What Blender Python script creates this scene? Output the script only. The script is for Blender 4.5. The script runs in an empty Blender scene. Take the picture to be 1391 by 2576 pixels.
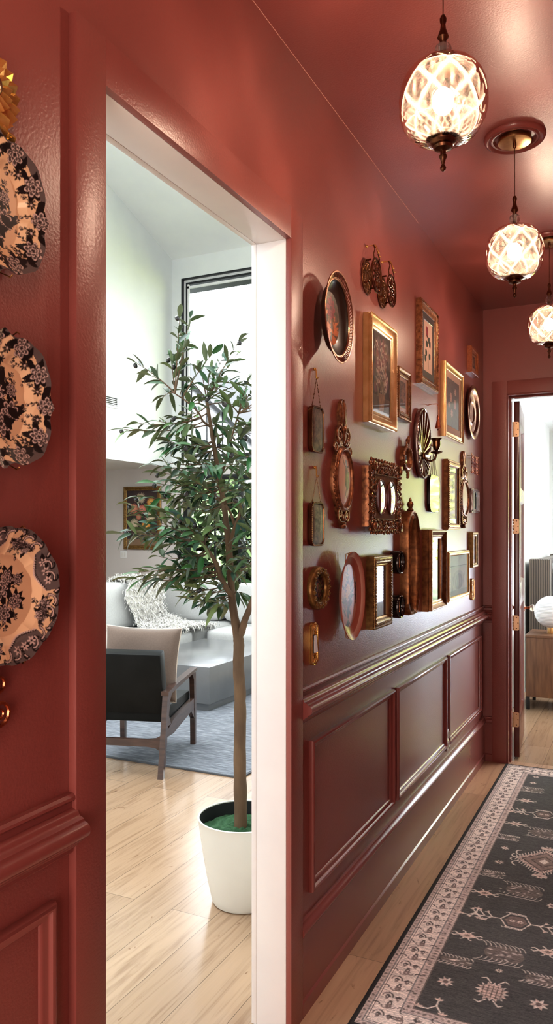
import bpy, bmesh, math, random
import numpy as np
from mathutils import Vector, Matrix, Euler
random.seed(7)
rng = np.random.default_rng(11)
SC = bpy.context.scene
COL = SC.collection
PI = math.pi

# ------------------------------------------------------------------ camera model (used to read real positions off the photo)
F, YAW, HY, CX, CH = 1929.0, 0.4505, 1336.6, 0.987, 1.525
S_, C_ = math.sin(YAW), math.cos(YAW)
def ray(px, py):
    u = (px - 695.5) / F; v = (HY - py) / F
    return (-S_ + u * C_, C_ + u * S_, v)
def on_x(px, py, x=0.0):            # where the sight line meets the plane X = x
    d = ray(px, py); t = (x - CX) / d[0]
    return Vector((x, t * d[1], CH + t * d[2]))
def on_y(px, py, y):
    d = ray(px, py); t = y / d[1]
    return Vector((CX + t * d[0], y, CH + t * d[2]))
def on_z(px, py, z=0.0):
    d = ray(px, py); t = (z - CH) / d[2]
    return Vector((CX + t * d[0], t * d[1], z))
def at_t(px, py, t):
    d = ray(px, py)
    return Vector((CX + t * d[0], t * d[1], CH + t * d[2]))

# ------------------------------------------------------------------ materials
MATS = {}
def new_mat(name):
    m = bpy.data.materials.new(name); m.use_nodes = True
    MATS[name] = m
    return m, m.node_tree, m.node_tree.nodes['Principled BSDF']
def P(b, **k):
    for a, v in k.items():
        n = {'color': 'Base Color', 'rough': 'Roughness', 'metal': 'Metallic', 'spec': 'Specular IOR Level', 'coat': 'Coat Weight',
             'coatr': 'Coat Roughness', 'sheen': 'Sheen Weight', 'trans': 'Transmission Weight', 'em': 'Emission Color', 'ems': 'Emission Strength', 'sss': 'Subsurface Weight'}[a]
        if a in ('color', 'em') and len(v) == 3: v = (*v, 1)
        b.inputs[n].default_value = v
def node(nt, t, **k):
    n = nt.nodes.new(t)
    for a, v in k.items():
        if hasattr(n, a) and not a.startswith('i_'): setattr(n, a, v)
        elif a.startswith('i_'): n.inputs[a[2:].replace('_', ' ')].default_value = v
    return n
def coords(nt, sc=(1, 1, 1), kind='Object', rot=(0, 0, 0)):
    tc = nt.nodes.new('ShaderNodeTexCoord'); mp = nt.nodes.new('ShaderNodeMapping')
    mp.inputs['Scale'].default_value = sc; mp.inputs['Rotation'].default_value = rot
    nt.links.new(tc.outputs[kind], mp.inputs['Vector'])
    return mp.outputs['Vector']
def add_bump(nt, b, height, strength, dist=.002):
    bp = nt.nodes.new('ShaderNodeBump'); bp.inputs['Strength'].default_value = strength; bp.inputs['Distance'].default_value = dist
    nt.links.new(height, bp.inputs['Height']); nt.links.new(bp.outputs['Normal'], b.inputs['Normal'])
def ramp(nt, fac, stops):
    r = nt.nodes.new('ShaderNodeValToRGB'); e = r.color_ramp.elements
    while len(e) < len(stops): e.new(.5)
    for el, (p, c) in zip(e, stops):
        el.position = p; el.color = (*c, 1) if len(c) == 3 else c
    nt.links.new(fac, r.inputs['Fac'])
    return r.outputs['Color']
def simple(name, c1, c2=None, nscale=8, rough=.5, metal=0, bump=0, bscale=60, coat=0, spec=.5, stretch=(1, 1, 1), **k):
    m, nt, b = new_mat(name)
    P(b, color=c1, rough=rough, metal=metal, coat=coat, spec=spec, **k)
    v = coords(nt, stretch)
    if c2 is not None:
        n = node(nt, 'ShaderNodeTexNoise', i_Scale=nscale, i_Detail=5.0); nt.links.new(v, n.inputs['Vector'])
        nt.links.new(ramp(nt, n.outputs['Fac'], [(.35, c1), (.65, c2)]), b.inputs['Base Color'])
    if bump:
        n = node(nt, 'ShaderNodeTexNoise', i_Scale=bscale, i_Detail=3.0); nt.links.new(v, n.inputs['Vector'])
        add_bump(nt, b, n.outputs['Fac'], bump)
    return m
def painted(name, rough=.4, coat=0, metal=0, bump=0, bscale=200, tint=None, **k):   # colours painted on the mesh itself
    m, nt, b = new_mat(name)
    P(b, rough=rough, coat=coat, coatr=.03, metal=metal, **k)
    a = nt.nodes.new('ShaderNodeVertexColor'); a.layer_name = 'Col'
    nt.links.new(a.outputs['Color'], b.inputs['Base Color'])
    if bump:
        n = node(nt, 'ShaderNodeTexNoise', i_Scale=bscale, i_Detail=2.0); nt.links.new(coords(nt), n.inputs['Vector'])
        add_bump(nt, b, n.outputs['Fac'], bump)
    return m
def srgb(r, g, b):
    f = lambda c: (c / 255 / 12.92) if c <= 10 else ((c / 255 + .055) / 1.055) ** 2.4
    return (f(r), f(g), f(b))

RED = (.280, .079, .066)
RED2 = (.265, .077, .066)
m, nt, b = new_mat('red_wall_paint'); P(b, color=RED, rough=.36, spec=.8)
n = node(nt, 'ShaderNodeTexNoise', i_Scale=170.0, i_Detail=2.5); nt.links.new(coords(nt), n.inputs['Vector'])
add_bump(nt, b, n.outputs['Fac'], .30, .002)
m, nt, b = new_mat('red_trim_paint'); P(b, color=RED2, rough=.27, spec=.65)
n = node(nt, 'ShaderNodeTexNoise', i_Scale=30.0, i_Detail=2.0); nt.links.new(coords(nt), n.inputs['Vector'])
add_bump(nt, b, n.outputs['Fac'], .03, .003)
simple('red_door_paint', (.12, .028, .024), rough=.2)
simple('white_paint', (.80, .82, .80), (.77, .79, .78), 3, .45, bump=.03)
simple('white_trim', (.84, .84, .83), (.80, .80, .80), 6, .3, bump=.02, bscale=20)
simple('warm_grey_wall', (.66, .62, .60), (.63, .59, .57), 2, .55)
simple('black_metal', (.012, .014, .016), rough=.35)
simple('brass', (.62, .38, .17), (.45, .25, .10), 25, .28, 1)
simple('brass_bright', (.92, .66, .24), (.74, .48, .14), 60, .22, .8)
simple('copper', (.55, .20, .10), (.42, .14, .07), 30, .28, 1)
simple('gold_leaf', (.68, .38, .13), (.45, .22, .07), 30, .32, .85, bump=.15, bscale=150)
simple('gold_pale', (.74, .50, .25), (.60, .36, .15), 20, .3, .8, bump=.1, bscale=120)
simple('gold_antique', (.36, .16, .06), (.18, .075, .03), 50, .36, .7, bump=.25, bscale=160)
simple('gold_carved', (.42, .19, .085), (.16, .065, .032), 60, .34, .65, bump=.3, bscale=140)
simple('gold_olive', (.33, .20, .065), (.17, .09, .03), 50, .36, .7, bump=.3, bscale=150)
simple('dark_wood', (.10, .035, .018), (.05, .017, .01), 12, .28, stretch=(1, 12, 12), coat=.3)
simple('black_lacquer', (.008, .007, .007), rough=.1, coat=.6)
simple('silver_aged', (.55, .50, .48), (.36, .31, .30), 40, .25, 1)
simple('mirror_glass', (.86, .88, .86), rough=.02, metal=1)
simple('hinge_brass', (.80, .56, .34), (.76, .52, .30), 30, .35, .35)
simple('black_hole', (.01, .008, .007), rough=.6)

# ------------------------------------------------------------------ mesh building
class MB:
    def __init__(s): s.v = []; s.f = []
    def add(s, v, f, M=None):
        o = len(s.v)
        s.v += [tuple(M @ Vector(p)) for p in v] if M is not None else [tuple(p) for p in v]
        s.f += [tuple(i + o for i in q) for q in f]
        return s
    def box(s, lo, hi, bev=0, M=None):
        lo, hi = Vector(lo), Vector(hi)
        if bev:
            bm = bmesh.new(); bmesh.ops.create_cube(bm, size=1)
            for q in bm.verts: q.co = Vector([lo[i] + (q.co[i] + .5) * (hi[i] - lo[i]) for i in range(3)])
            bmesh.ops.bevel(bm, geom=list(bm.edges), offset=bev, segments=2, profile=.6, affect='EDGES')
            bm.verts.index_update()
            s.add([q.co.copy() for q in bm.verts], [[q.index for q in f.verts] for f in bm.faces], M); bm.free()
        else:
            v = [(x, y, z) for z in (lo.z, hi.z) for y in (lo.y, hi.y) for x in (lo.x, hi.x)]
            s.add(v, [(0, 2, 3, 1), (4, 5, 7, 6), (0, 1, 5, 4), (2, 6, 7, 3), (0, 4, 6, 2), (1, 3, 7, 5)], M)
        return s
    def lathe(s, prof, n=32, M=None, ax='z'):
        v, f = [], []
        for r, z in prof:
            for k in range(n):
                a = 2 * PI * k / n
                v.append((r * math.cos(a), r * math.sin(a), z))
        for i in range(len(prof) - 1):
            for k in range(n):
                a, b2 = i * n + k, i * n + (k + 1) % n
                f.append((a, b2, b2 + n, a + n))
        if prof[0][0] > 1e-6: pass
        f.append(tuple(range(n - 1, -1, -1))); f.append(tuple((len(prof) - 1) * n + k for k in range(n)))
        return s.add(v, f, M)
    def tube(s, pts, r, n=8, M=None, closed=False):
        pts = [Vector(p) for p in pts]; m = len(pts)
        rr = r if isinstance(r, (list, tuple)) else [r] * m
        v, f = [], []
        up = None
        for i, p in enumerate(pts):
            if closed: t = pts[(i + 1) % m] - pts[i - 1]
            else: t = pts[min(i + 1, m - 1)] - pts[max(i - 1, 0)]
            if t.length < 1e-9: t = Vector((0, 0, 1))
            t.normalize()
            if up is None:
                up = Vector((0, 0, 1)) if abs(t.z) < .9 else Vector((1, 0, 0))
            a = t.cross(up)
            if a.length < 1e-6: a = t.cross(Vector((0, 1, 0.1)))
            a.normalize(); c = a.cross(t).normalized(); up = c
            for k in range(n):
                w = 2 * PI * k / n
                v.append(p + rr[i] * (math.cos(w) * a + math.sin(w) * c))
        for i in range(m if closed else m - 1):
            for k in range(n):
                a, b2 = i * n + k, i * n + (k + 1) % n
                a2, b3 = ((i + 1) % m) * n + k, ((i + 1) % m) * n + (k + 1) % n
                f.append((a, a2, b3, b2))
        if not closed:
            f.append(tuple(range(n))); f.append(tuple((m - 1) * n + k for k in range(n - 1, -1, -1)))
        return s.add(v, f, M)
    def ball(s, c, r, n=12, m=8, M=None):
        r = r if isinstance(r, (list, tuple)) else (r, r, r)
        v = [(c[0], c[1], c[2] - r[2])]
        for i in range(1, m):
            ph = -PI / 2 + PI * i / m
            for k in range(n):
                a = 2 * PI * k / n
                v.append((c[0] + r[0] * math.cos(ph) * math.cos(a), c[1] + r[1] * math.cos(ph) * math.sin(a), c[2] + r[2] * math.sin(ph)))
        v.append((c[0], c[1], c[2] + r[2])); L = len(v) - 1
        f = [(0, 1 + (k + 1) % n, 1 + k) for k in range(n)]
        for i in range(m - 2):
            for k in range(n):
                a, b2 = 1 + i * n + k, 1 + i * n + (k + 1) % n
                f.append((a, b2, b2 + n, a + n))
        f += [(L, L - n + k, L - n + (k + 1) % n) for k in range(n)]
        return s.add(v, f, M)
    def prism(s, poly, z0, z1, M=None, inset=0):
        n = len(poly)
        v = [(x, y, z0) for x, y in poly] + [(x, y, z1) for x, y in poly]
        f = [(i, (i + 1) % n, n + (i + 1) % n, n + i) for i in range(n)] + [tuple(range(n - 1, -1, -1)), tuple(range(n, 2 * n))]
        return s.add(v, f, M)
    def rect_sweep(s, w, h, prof, M=None):      # mitred frame: prof = [(inset, height)], rectangle w x h centred on 0
        v, f = [], []; n = len(prof)
        for sx, sy in ((-1, -1), (1, -1), (1, 1), (-1, 1)):
            for i, z in prof: v.append((sx * (w / 2 - i), sy * (h / 2 - i), z))
        for c in range(4):
            for k in range(n - 1):
                a, b2 = c * n + k, ((c + 1) % 4) * n + k
                f.append((a, b2, b2 + 1, a + 1))
        return s.add(v, f, M)
    def loop_sweep(s, loop, prof, M=None):      # closed outline (x, y), profile (inward inset, height), scaled along outline normals
        m = len(loop); n = len(prof); v, f = [], []
        L = [Vector((x, y)) for x, y in loop]
        for i, p in enumerate(L):
            t = (L[(i + 1) % m] - L[i - 1]).normalized(); nr = Vector((-t.y, t.x))
            for a, z in prof:
                q = p + nr * a; v.append((q.x, q.y, z))
        for c in range(m):
            for k in range(n - 1):
                a, b2 = c * n + k, ((c + 1) % m) * n + k
                f.append((a, b2, b2 + 1, a + 1))
        return s.add(v, f, M)
    def run(s, p0, p1, prof, out, M=None):      # straight moulding: prof (out, z) swept p0 -> p1 (x, y, z=0 base)
        p0, p1, out = Vector(p0), Vector(p1), Vector(out); n = len(prof)
        v = [p + out * a + Vector((0, 0, z)) for p in (p0, p1) for a, z in prof]
        f = [(k, k + 1, n + k + 1, n + k) for k in range(n - 1)] + [tuple(range(n)), tuple(range(2 * n - 1, n - 1, -1))]
        return s.add(v, f, M)
    def disc(s, loop, z, M=None):
        v = [(x, y, z) for x, y in loop]
        return s.add(v, [tuple(range(len(v)))], M)
    def obj(s, name, mat, parent=None, smooth=40):
        me = bpy.data.meshes.new(name); me.from_pydata(s.v, [], s.f)
        bm = bmesh.new(); bm.from_mesh(me); bmesh.ops.recalc_face_normals(bm, faces=bm.faces[:]); bm.to_mesh(me); bm.free()
        return link(name, me, mat, parent, smooth)
def link(name, me, mat, parent=None, smooth=40):
    me.materials.append(MATS[mat] if isinstance(mat, str) else mat)
    if smooth:
        me.polygons.foreach_set('use_smooth', [True] * len(me.polygons)); me.set_sharp_from_angle(angle=math.radians(smooth))
    o = bpy.data.objects.new(name, me); COL.objects.link(o)
    if parent: o.parent = parent
    return o
def tag(o, label, cat, group=None, kind=None):
    o['label'] = label; o['category'] = cat
    if group: o['group'] = group
    if kind: o['kind'] = kind
    return o
def thing(name, label, cat, loc=(0, 0, 0), rot=(0, 0, 0), group=None):
    o = bpy.data.objects.new(name, None); COL.objects.link(o); o.empty_display_size = .05
    o.location = loc; o.rotation_euler = rot
    return tag(o, label, cat, group)
WALLROT = Matrix(((0, 0, 1), (1, 0, 0), (0, 1, 0))).to_euler()   # local x -> +Y along the wall, local y -> up, local z -> out of the wall
def wthing(name, label, cat, y, z, x=0.0, group=None):
    return thing(name, label, cat, (x, y, z), WALLROT, group)
def struct(o):
    o['kind'] = 'structure'; return o
def dup(root, loc=None):
    def cp(o, par):
        c = o.copy(); COL.objects.link(c)
        if par: c.parent = par
        for ch in [q for q in bpy.data.objects if q.parent == o]: cp(ch, c)
        return c
    r = cp(root, None)
    if loc is not None: r.location = loc
    return r
def ell(rx, ry, n=48, cx=0, cy=0):
    return [(cx + rx * math.cos(2 * PI * k / n), cy + ry * math.sin(2 * PI * k / n)) for k in range(n)]
def rrect(w, h, r, n=6, cx=0, cy=0):
    out = []
    for sx, sy, a0 in ((1, 1, 0), (-1, 1, PI / 2), (-1, -1, PI), (1, -1, 3 * PI / 2)):
        for k in range(n + 1):
            a = a0 + PI / 2 * k / n
            out.append((cx + sx * (w / 2 - r) + r * math.cos(a), cy + sy * (h / 2 - r) + r * math.sin(a)))
    return out

# ------------------------------------------------------------------ painting on a raster that is then carried by mesh vertices
class Canvas:
    def __init__(s, w, h, ppm, col):           # metres, pixels per metre; origin in the middle
        s.w, s.h, s.p = w, h, ppm
        s.nx, s.ny = max(2, int(w * ppm)), max(2, int(h * ppm))
        s.a = np.empty((s.ny, s.nx, 3), np.float32); s.a[:] = col
        s.X, s.Y = np.meshgrid((np.arange(s.nx) + .5) / ppm - w / 2, (np.arange(s.ny) + .5) / ppm - h / 2)
    def win(s, x0, x1, y0, y1):
        i0 = max(0, int((x0 + s.w / 2) * s.p) - 2); i1 = min(s.nx, int((x1 + s.w / 2) * s.p) + 3)
        j0 = max(0, int((y0 + s.h / 2) * s.p) - 2); j1 = min(s.ny, int((y1 + s.h / 2) * s.p) + 3)
        return (slice(j0, max(j0, j1)), slice(i0, max(i0, i1)))
    def blend(s, w, mask, col, alpha=1):
        m = (mask * alpha)[..., None]
        s.a[w] = s.a[w] * (1 - m) + np.array(col, np.float32) * m
    def ellipse(s, cx, cy, rx, ry, rot, col, alpha=1, soft=1):
        R = max(rx, ry); w = s.win(cx - R, cx + R, cy - R, cy + R)
        dx, dy = s.X[w] - cx, s.Y[w] - cy; c, q = math.cos(rot), math.sin(rot)
        u, v = (dx * c + dy * q) / rx, (-dx * q + dy * c) / ry
        d = (1 - np.sqrt(u * u + v * v)) * min(rx, ry) * s.p / soft + .5
        s.blend(w, np.clip(d, 0, 1), col, alpha)
    def line(s, pts, wd, col, alpha=1):
        for (x0, y0), (x1, y1) in zip(pts[:-1], pts[1:]):
            w = s.win(min(x0, x1) - wd, max(x0, x1) + wd, min(y0, y1) - wd, max(y0, y1) + wd)
            dx, dy = x1 - x0, y1 - y0; L = dx * dx + dy * dy + 1e-12
            t = np.clip(((s.X[w] - x0) * dx + (s.Y[w] - y0) * dy) / L, 0, 1)
            d = np.hypot(s.X[w] - x0 - t * dx, s.Y[w] - y0 - t * dy)
            s.blend(w, np.clip((wd / 2 - d) * s.p + .5, 0, 1), col, alpha)
    def curve(s, x, y, ang, L, bend, wd, col, n=8, alpha=1):
        pts = [(x, y)]
        for k in range(n):
            ang += bend / n; x += L / n * math.cos(ang); y += L / n * math.sin(ang); pts.append((x, y))
        s.line(pts, wd, col, alpha); return x, y, ang
    def leaf(s, x, y, ang, L, wd, col, alpha=1):
        cx, cy = x + L / 2 * math.cos(ang), y + L / 2 * math.sin(ang)
        w = s.win(cx - L, cx + L, cy - L, cy + L)
        dx, dy = s.X[w] - x, s.Y[w] - y; u = (dx * math.cos(ang) + dy * math.sin(ang)) / L; v = -dx * math.sin(ang) + dy * math.cos(ang)
        hw = wd / 2 * np.sin(np.clip(u, 0, 1) ** .8 * PI)
        s.blend(w, np.clip((hw - np.abs(v)) * s.p + .5, 0, 1) * ((u > 0) & (u < 1)), col, alpha)
    def rose(s, cx, cy, r, dark, light, n=7, rot=0, mid=None):
        mid = mid or tuple((np.array(dark) + np.array(light)) / 2)
        for ring, (rr, pr) in enumerate(((.72, .42), (.42, .34), (.15, .26))):
            k = n - ring
            for i in range(k):
                a = rot + 2 * PI * (i + .5 * ring) / k
                x, y = cx + r * rr * math.cos(a), cy + r * rr * math.sin(a)
                s.ellipse(x, y, r * pr, r * pr * .8, a, dark)
                s.ellipse(x + r * .05 * math.cos(a), y + r * .05 * math.sin(a), r * pr * .82, r * pr * .62, a, light)
                s.ellipse(x - r * .07 * math.cos(a), y - r * .07 * math.sin(a), r * pr * .72, r * pr * .53, a, mid)
        s.ellipse(cx, cy, r * .16, r * .13, 0, dark)
    def daisy(s, cx, cy, r, n, col, core, rot=0):
        for i in range(n):
            a = rot + 2 * PI * i / n
            s.ellipse(cx + r * .6 * math.cos(a), cy + r * .6 * math.sin(a), r * .42, r * .2, a, col)
        s.ellipse(cx, cy, r * .22, r * .22, 0, core)
    def rect(s, x0, x1, y0, y1, col, alpha=1):
        w = s.win(x0, x1, y0, y1); m = ((s.X[w] >= x0) & (s.X[w] <= x1) & (s.Y[w] >= y0) & (s.Y[w] <= y1)).astype(np.float32)
        s.blend(w, m, col, alpha)
    def poly(s, pts, col, alpha=1):
        xs, ys = [p[0] for p in pts], [p[1] for p in pts]; w = s.win(min(xs), max(xs), min(ys), max(ys))
        X, Y = s.X[w], s.Y[w]; ins = np.zeros(X.shape, bool); n = len(pts)
        for i in range(n):
            x0, y0 = pts[i]; x1, y1 = pts[(i + 1) % n]
            if y0 == y1: continue
            ins ^= ((Y < y0) != (Y < y1)) & (X < (x1 - x0) * (Y - y0) / (y1 - y0) + x0)
        s.blend(w, ins.astype(np.float32), col, alpha)
    def grain(s, amt, cells=0):
        if cells:
            n = rng.random((cells + 2, cells + 2)); gi = np.linspace(0, cells, s.ny); gj = np.linspace(0, cells, s.nx)
            i, j = gi.astype(int), gj.astype(int); fi, fj = (gi - i)[:, None], (gj - j)[None]
            q = n[i][:, j] * (1 - fi) * (1 - fj) + n[i + 1][:, j] * fi * (1 - fj) + n[i][:, j + 1] * (1 - fi) * fj + n[i + 1][:, j + 1] * fi * fj
        else: q = rng.random((s.ny, s.nx))
        s.a *= (1 + amt * (q - .5) * 2)[..., None].astype(np.float32); return s
    def sample(s, x, y):
        i = np.clip(((x + s.w / 2) * s.p).astype(int), 0, s.nx - 1); j = np.clip(((y + s.h / 2) * s.p).astype(int), 0, s.ny - 1)
        return s.a[j, i]
def np_mesh(name, V, Fq, cols, mat, parent=None, smooth=0):
    me = bpy.data.meshes.new(name)
    me.vertices.add(len(V)); me.vertices.foreach_set('co', V.astype(np.float32).ravel())
    me.loops.add(Fq.size); me.loops.foreach_set('vertex_index', Fq.astype(np.int32).ravel())
    me.polygons.add(len(Fq)); me.polygons.foreach_set('loop_start', np.arange(0, Fq.size, 4, dtype=np.int32))
    me.update(calc_edges=True)
    if cols is not None:
        ca = me.color_attributes.new('Col', 'FLOAT_COLOR', 'POINT')
        ca.data.foreach_set('color', np.concatenate([cols, np.ones((len(V), 1))], 1).astype(np.float32).ravel())
    me.materials.append(MATS[mat])
    me.polygons.foreach_set('use_smooth', [True] * len(Fq))
    if smooth: me.set_sharp_from_angle(angle=math.radians(smooth))
    o = bpy.data.objects.new(name, me); COL.objects.link(o)
    if parent: o.parent = parent
    return o
def quads(n, m, wrap=False):     # n rows, m columns
    i, j = np.meshgrid(np.arange(n - 1), np.arange(m if wrap else m - 1), indexing='ij')
    j2 = (j + 1) % m
    return np.stack([i * m + j, i * m + j2, (i + 1) * m + j2, (i + 1) * m + j], -1).reshape(-1, 4)
def sheet(name, cv, w, h, z, mat, parent, nx=None, ny=None, zf=None):       # flat painted rectangle
    nx = nx or cv.nx; ny = ny or cv.ny
    X, Y = np.meshgrid(np.linspace(-w / 2, w / 2, nx), np.linspace(-h / 2, h / 2, ny))
    Z = np.full_like(X, z) if zf is None else zf(X, Y)
    V = np.stack([X.ravel(), Y.ravel(), Z.ravel()], 1)
    return np_mesh(name, V, quads(ny, nx), cv.sample(X.ravel() * .999, Y.ravel() * .999), mat, parent)
def polar_plate(name, cv, outline, prof, mat, parent, nr=90, nth=360, back=True):   # outline(theta)->radius xy scale (rx, ry); prof(r)->height
    th = np.linspace(0, 2 * PI, nth, endpoint=False); r = np.linspace(.004, 1, nr)
    ox, oy = outline(th)
    X = r[:, None] * ox[None]; Y = r[:, None] * oy[None]; Z = np.repeat(np.array([prof(q) for q in r])[:, None], nth, 1)
    V = np.stack([X.ravel(), Y.ravel(), Z.ravel()], 1); Fq = quads(nr, nth, True); cols = cv.sample(V[:, 0], V[:, 1])
    if back:                      # the underside, 4 mm behind
        rb = np.array([1.0, .99, .6, .05]); zb = np.array([prof(1.0) - .003, prof(1.0) - .005, prof(.6) - .006, prof(.05) - .006])
        Vb = np.stack([(rb[:, None] * ox[None]).ravel(), (rb[:, None] * oy[None]).ravel(), np.repeat(zb, nth)], 1)
        o = len(V); k = np.arange(nth); seam = np.stack([(nr - 1) * nth + k, (nr - 1) * nth + (k + 1) % nth, o + (k + 1) % nth, o + k], 1)
        V = np.concatenate([V, Vb]); Fq = np.concatenate([Fq, seam, quads(4, nth, True) + o]); cols = np.concatenate([cols, np.repeat(cols[(nr - 1) * nth:(nr) * nth], 4, 0)[:4 * nth]])
    return np_mesh(name, V, Fq, cols, mat, parent, smooth=50)
# ------------------------------------------------------------------ the shell of the house
def plank_mat(name, c_lo, c_hi, rough, coat=.45):
    m, nt, b = new_mat(name); P(b, rough=rough, spec=.6 if coat else .4, coat=coat, coatr=.16)
    v = coords(nt, rot=(0, 0, PI / 2))
    br = node(nt, 'ShaderNodeTexBrick', i_Scale=1.0, i_Mortar_Size=.0012, i_Mortar_Smooth=.2, i_Bias=0.0, i_Brick_Width=1.9, i_Row_Height=.185)
    br.offset = .37; br.inputs['Color1'].default_value = (0, 0, 0, 1); br.inputs['Color2'].default_value = (1, 1, 1, 1); br.inputs['Mortar'].default_value = (.5, .5, .5, 1)
    nt.links.new(v, br.inputs['Vector'])
    sep = nt.nodes.new('ShaderNodeSeparateColor'); nt.links.new(br.outputs['Color'], sep.inputs[0])
    # every plank takes its own slice of the grain
    cmb = nt.nodes.new('ShaderNodeCombineXYZ'); mul = node(nt, 'ShaderNodeMath', operation='MULTIPLY'); mul.inputs[1].default_value = 37.0
    nt.links.new(sep.outputs[0], mul.inputs[0]); nt.links.new(mul.outputs[0], cmb.inputs['Z'])
    vs = node(nt, 'ShaderNodeVectorMath', operation='MULTIPLY'); vs.inputs[1].default_value = (1.1, 16, 1); nt.links.new(v, vs.inputs[0])
    va = node(nt, 'ShaderNodeVectorMath', operation='ADD'); nt.links.new(vs.outputs[0], va.inputs[0]); nt.links.new(cmb.outputs[0], va.inputs[1])
    n1 = node(nt, 'ShaderNodeTexNoise', i_Scale=1.6, i_Detail=6.0, i_Roughness=.62, i_Distortion=1.4); nt.links.new(va.outputs[0], n1.inputs['Vector'])
    base = ramp(nt, n1.outputs['Fac'], [(.30, c_lo), (.50, c_hi), (.72, tuple(q * 1.08 for q in c_hi))])
    # plank to plank tint
    mx = node(nt, 'ShaderNodeMix', data_type='RGBA', blend_type='MULTIPLY'); mx.inputs['Factor'].default_value = 1.0
    nt.links.new(base, mx.inputs['A']); nt.links.new(ramp(nt, sep.outputs[0], [(0, (.84, .80, .76)), (1, (1.06, 1.05, 1.04))]), mx.inputs['B'])
    # knots and dark checks
    v2 = node(nt, 'ShaderNodeVectorMath', operation='MULTIPLY'); v2.inputs[1].default_value = (2.1, 6.2, 1); nt.links.new(v, v2.inputs[0])
    va2 = node(nt, 'ShaderNodeVectorMath', operation='ADD'); nt.links.new(v2.outputs[0], va2.inputs[0]); nt.links.new(cmb.outputs[0], va2.inputs[1])
    n2 = node(nt, 'ShaderNodeTexNoise', i_Scale=1.5, i_Detail=9.0, i_Roughness=.6, i_Distortion=2.5); nt.links.new(va2.outputs[0], n2.inputs['Vector'])
    kn = ramp(nt, n2.outputs['Fac'], [(.645, (1, 1, 1)), (.70, (.45, .33, .24)), (.77, (.14, .10, .08))])
    mk = node(nt, 'ShaderNodeMix', data_type='RGBA', blend_type='MULTIPLY'); mk.inputs['Factor'].default_value = .85
    nt.links.new(mx.outputs['Result'], mk.inputs['A']); nt.links.new(kn, mk.inputs['B'])
    ms = node(nt, 'ShaderNodeMix', data_type='RGBA'); nt.links.new(br.outputs['Fac'], ms.inputs['Factor'])
    nt.links.new(mk.outputs['Result'], ms.inputs['A']); ms.inputs['B'].default_value = (*[q * .45 for q in c_lo], 1)
    nt.links.new(ms.outputs['Result'], b.inputs['Base Color'])
    add_bump(nt, b, n1.outputs['Fac'], .06, .002)
plank_mat('oak_planks_red_bounce', (.36, .215, .135), (.47, .295, .19), .42, 0)  # same oak, redder base carries the bounce of the red walls
plank_mat('oak_planks', (.32, .208, .130), (.44, .308, .205), .22)

YE, ZC, XR, YN = 5.207, 3.0, 1.08, -1.6         # far wall, ceiling, right wall, near wall
ZO = 2.412                                      # top of the openings
Y0 = on_x(267, 1300, .018).y; Y1 = on_x(733, 1300, .018).y
YC0 = on_x(192, 1300, .018).y; YC1 = on_x(762, 1300, .018).y
ZCT = 2.507
DX0, DX1 = .158, .922                           # far doorway
CX0, CX1 = .062, 1.018

fl = MB().box((-9, YN - .2, -.2), (-.1, 10.2, 0)).box((-.1, YE + .06, -.2), (6, 10.2, 0)).obj('floor', 'oak_planks', smooth=0); struct(fl)
struct(MB().box((-.1, YN - .2, -.2), (XR + .2, YE + .06, 0)).obj('floor_hall', 'oak_planks_red_bounce', smooth=0))
w = MB()
w.box((-.06, YN, 0), (0, Y0 - .02, ZC)); w.box((-.06, Y1 + .02, 0), (0, YE, ZC)); w.box((-.06, Y0 - .02, ZO + .02), (0, Y1 + .02, ZC))
struct(w.obj('wall_left', 'red_wall_paint', smooth=0))
w = MB()
w.box((-.1, YN, 0), (-.06, Y0 - .02, 8.0)); w.box((-.1, Y1 + .02, 0), (-.06, 9.6, 8.0)); w.box((-.1, Y0 - .02, ZO + .02), (-.06, Y1 + .02, 8.0))
struct(w.obj('wall_living_right', 'white_paint', smooth=0))
struct(MB().box((XR, YN, 0), (XR + .12, YE, ZC)).obj('wall_right', 'red_wall_paint', smooth=0))
struct(MB().box((-.06, YN - .12, 0), (XR + .12, YN, ZC)).obj('wall_near', 'red_wall_paint', smooth=0))
struct(MB().box((-.06, YN - .12, ZC), (XR + .12, YE + .12, ZC + .1)).obj('ceiling', 'red_wall_paint', smooth=0))
w = MB()
w.box((-.06, YE, 0), (DX0, YE + .06, ZC)); w.box((DX1, YE, 0), (XR + .12, YE + .06, ZC)); w.box((DX0, YE, ZO + .012), (DX1, YE + .06, ZC))
struct(w.obj('wall_far', 'red_wall_paint', smooth=0))
w = MB()
w.box((-.06, YE + .06, 0), (DX0, YE + .12, ZC)); w.box((DX1, YE + .06, 0), (4.3, YE + .12, ZC)); w.box((DX0, YE + .06, ZO + .012), (DX1, YE + .12, ZC))
struct(w.obj('wall_bedroom_near', 'white_paint', smooth=0))

# white lining of the wide opening and casing on its living-room side
w = MB(); T = .012
w.box((-.1, Y0 - .02, 0), (-.0005, Y0, ZO + .0), .001); w.box((-.1, Y1, 0), (-.0005, Y1 + .02, ZO), .001); w.box((-.1, Y0 - .02, ZO), (-.0005, Y1 + .02, ZO + .02), .001)
struct(w.obj('trim_1', 'white_trim', smooth=30))
w = MB()
w.box((-.118, Y0 - .09, 0), (-.1, Y0 + .001, ZO + .09), .002); w.box((-.118, Y1 - .001, 0), (-.1, Y1 + .09, ZO + .09), .002); w.box((-.118, Y0, ZO - .001), (-.1, Y1, ZO + .09), .002)
struct(w.obj('trim_2', 'white_trim', smooth=30))
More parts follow.
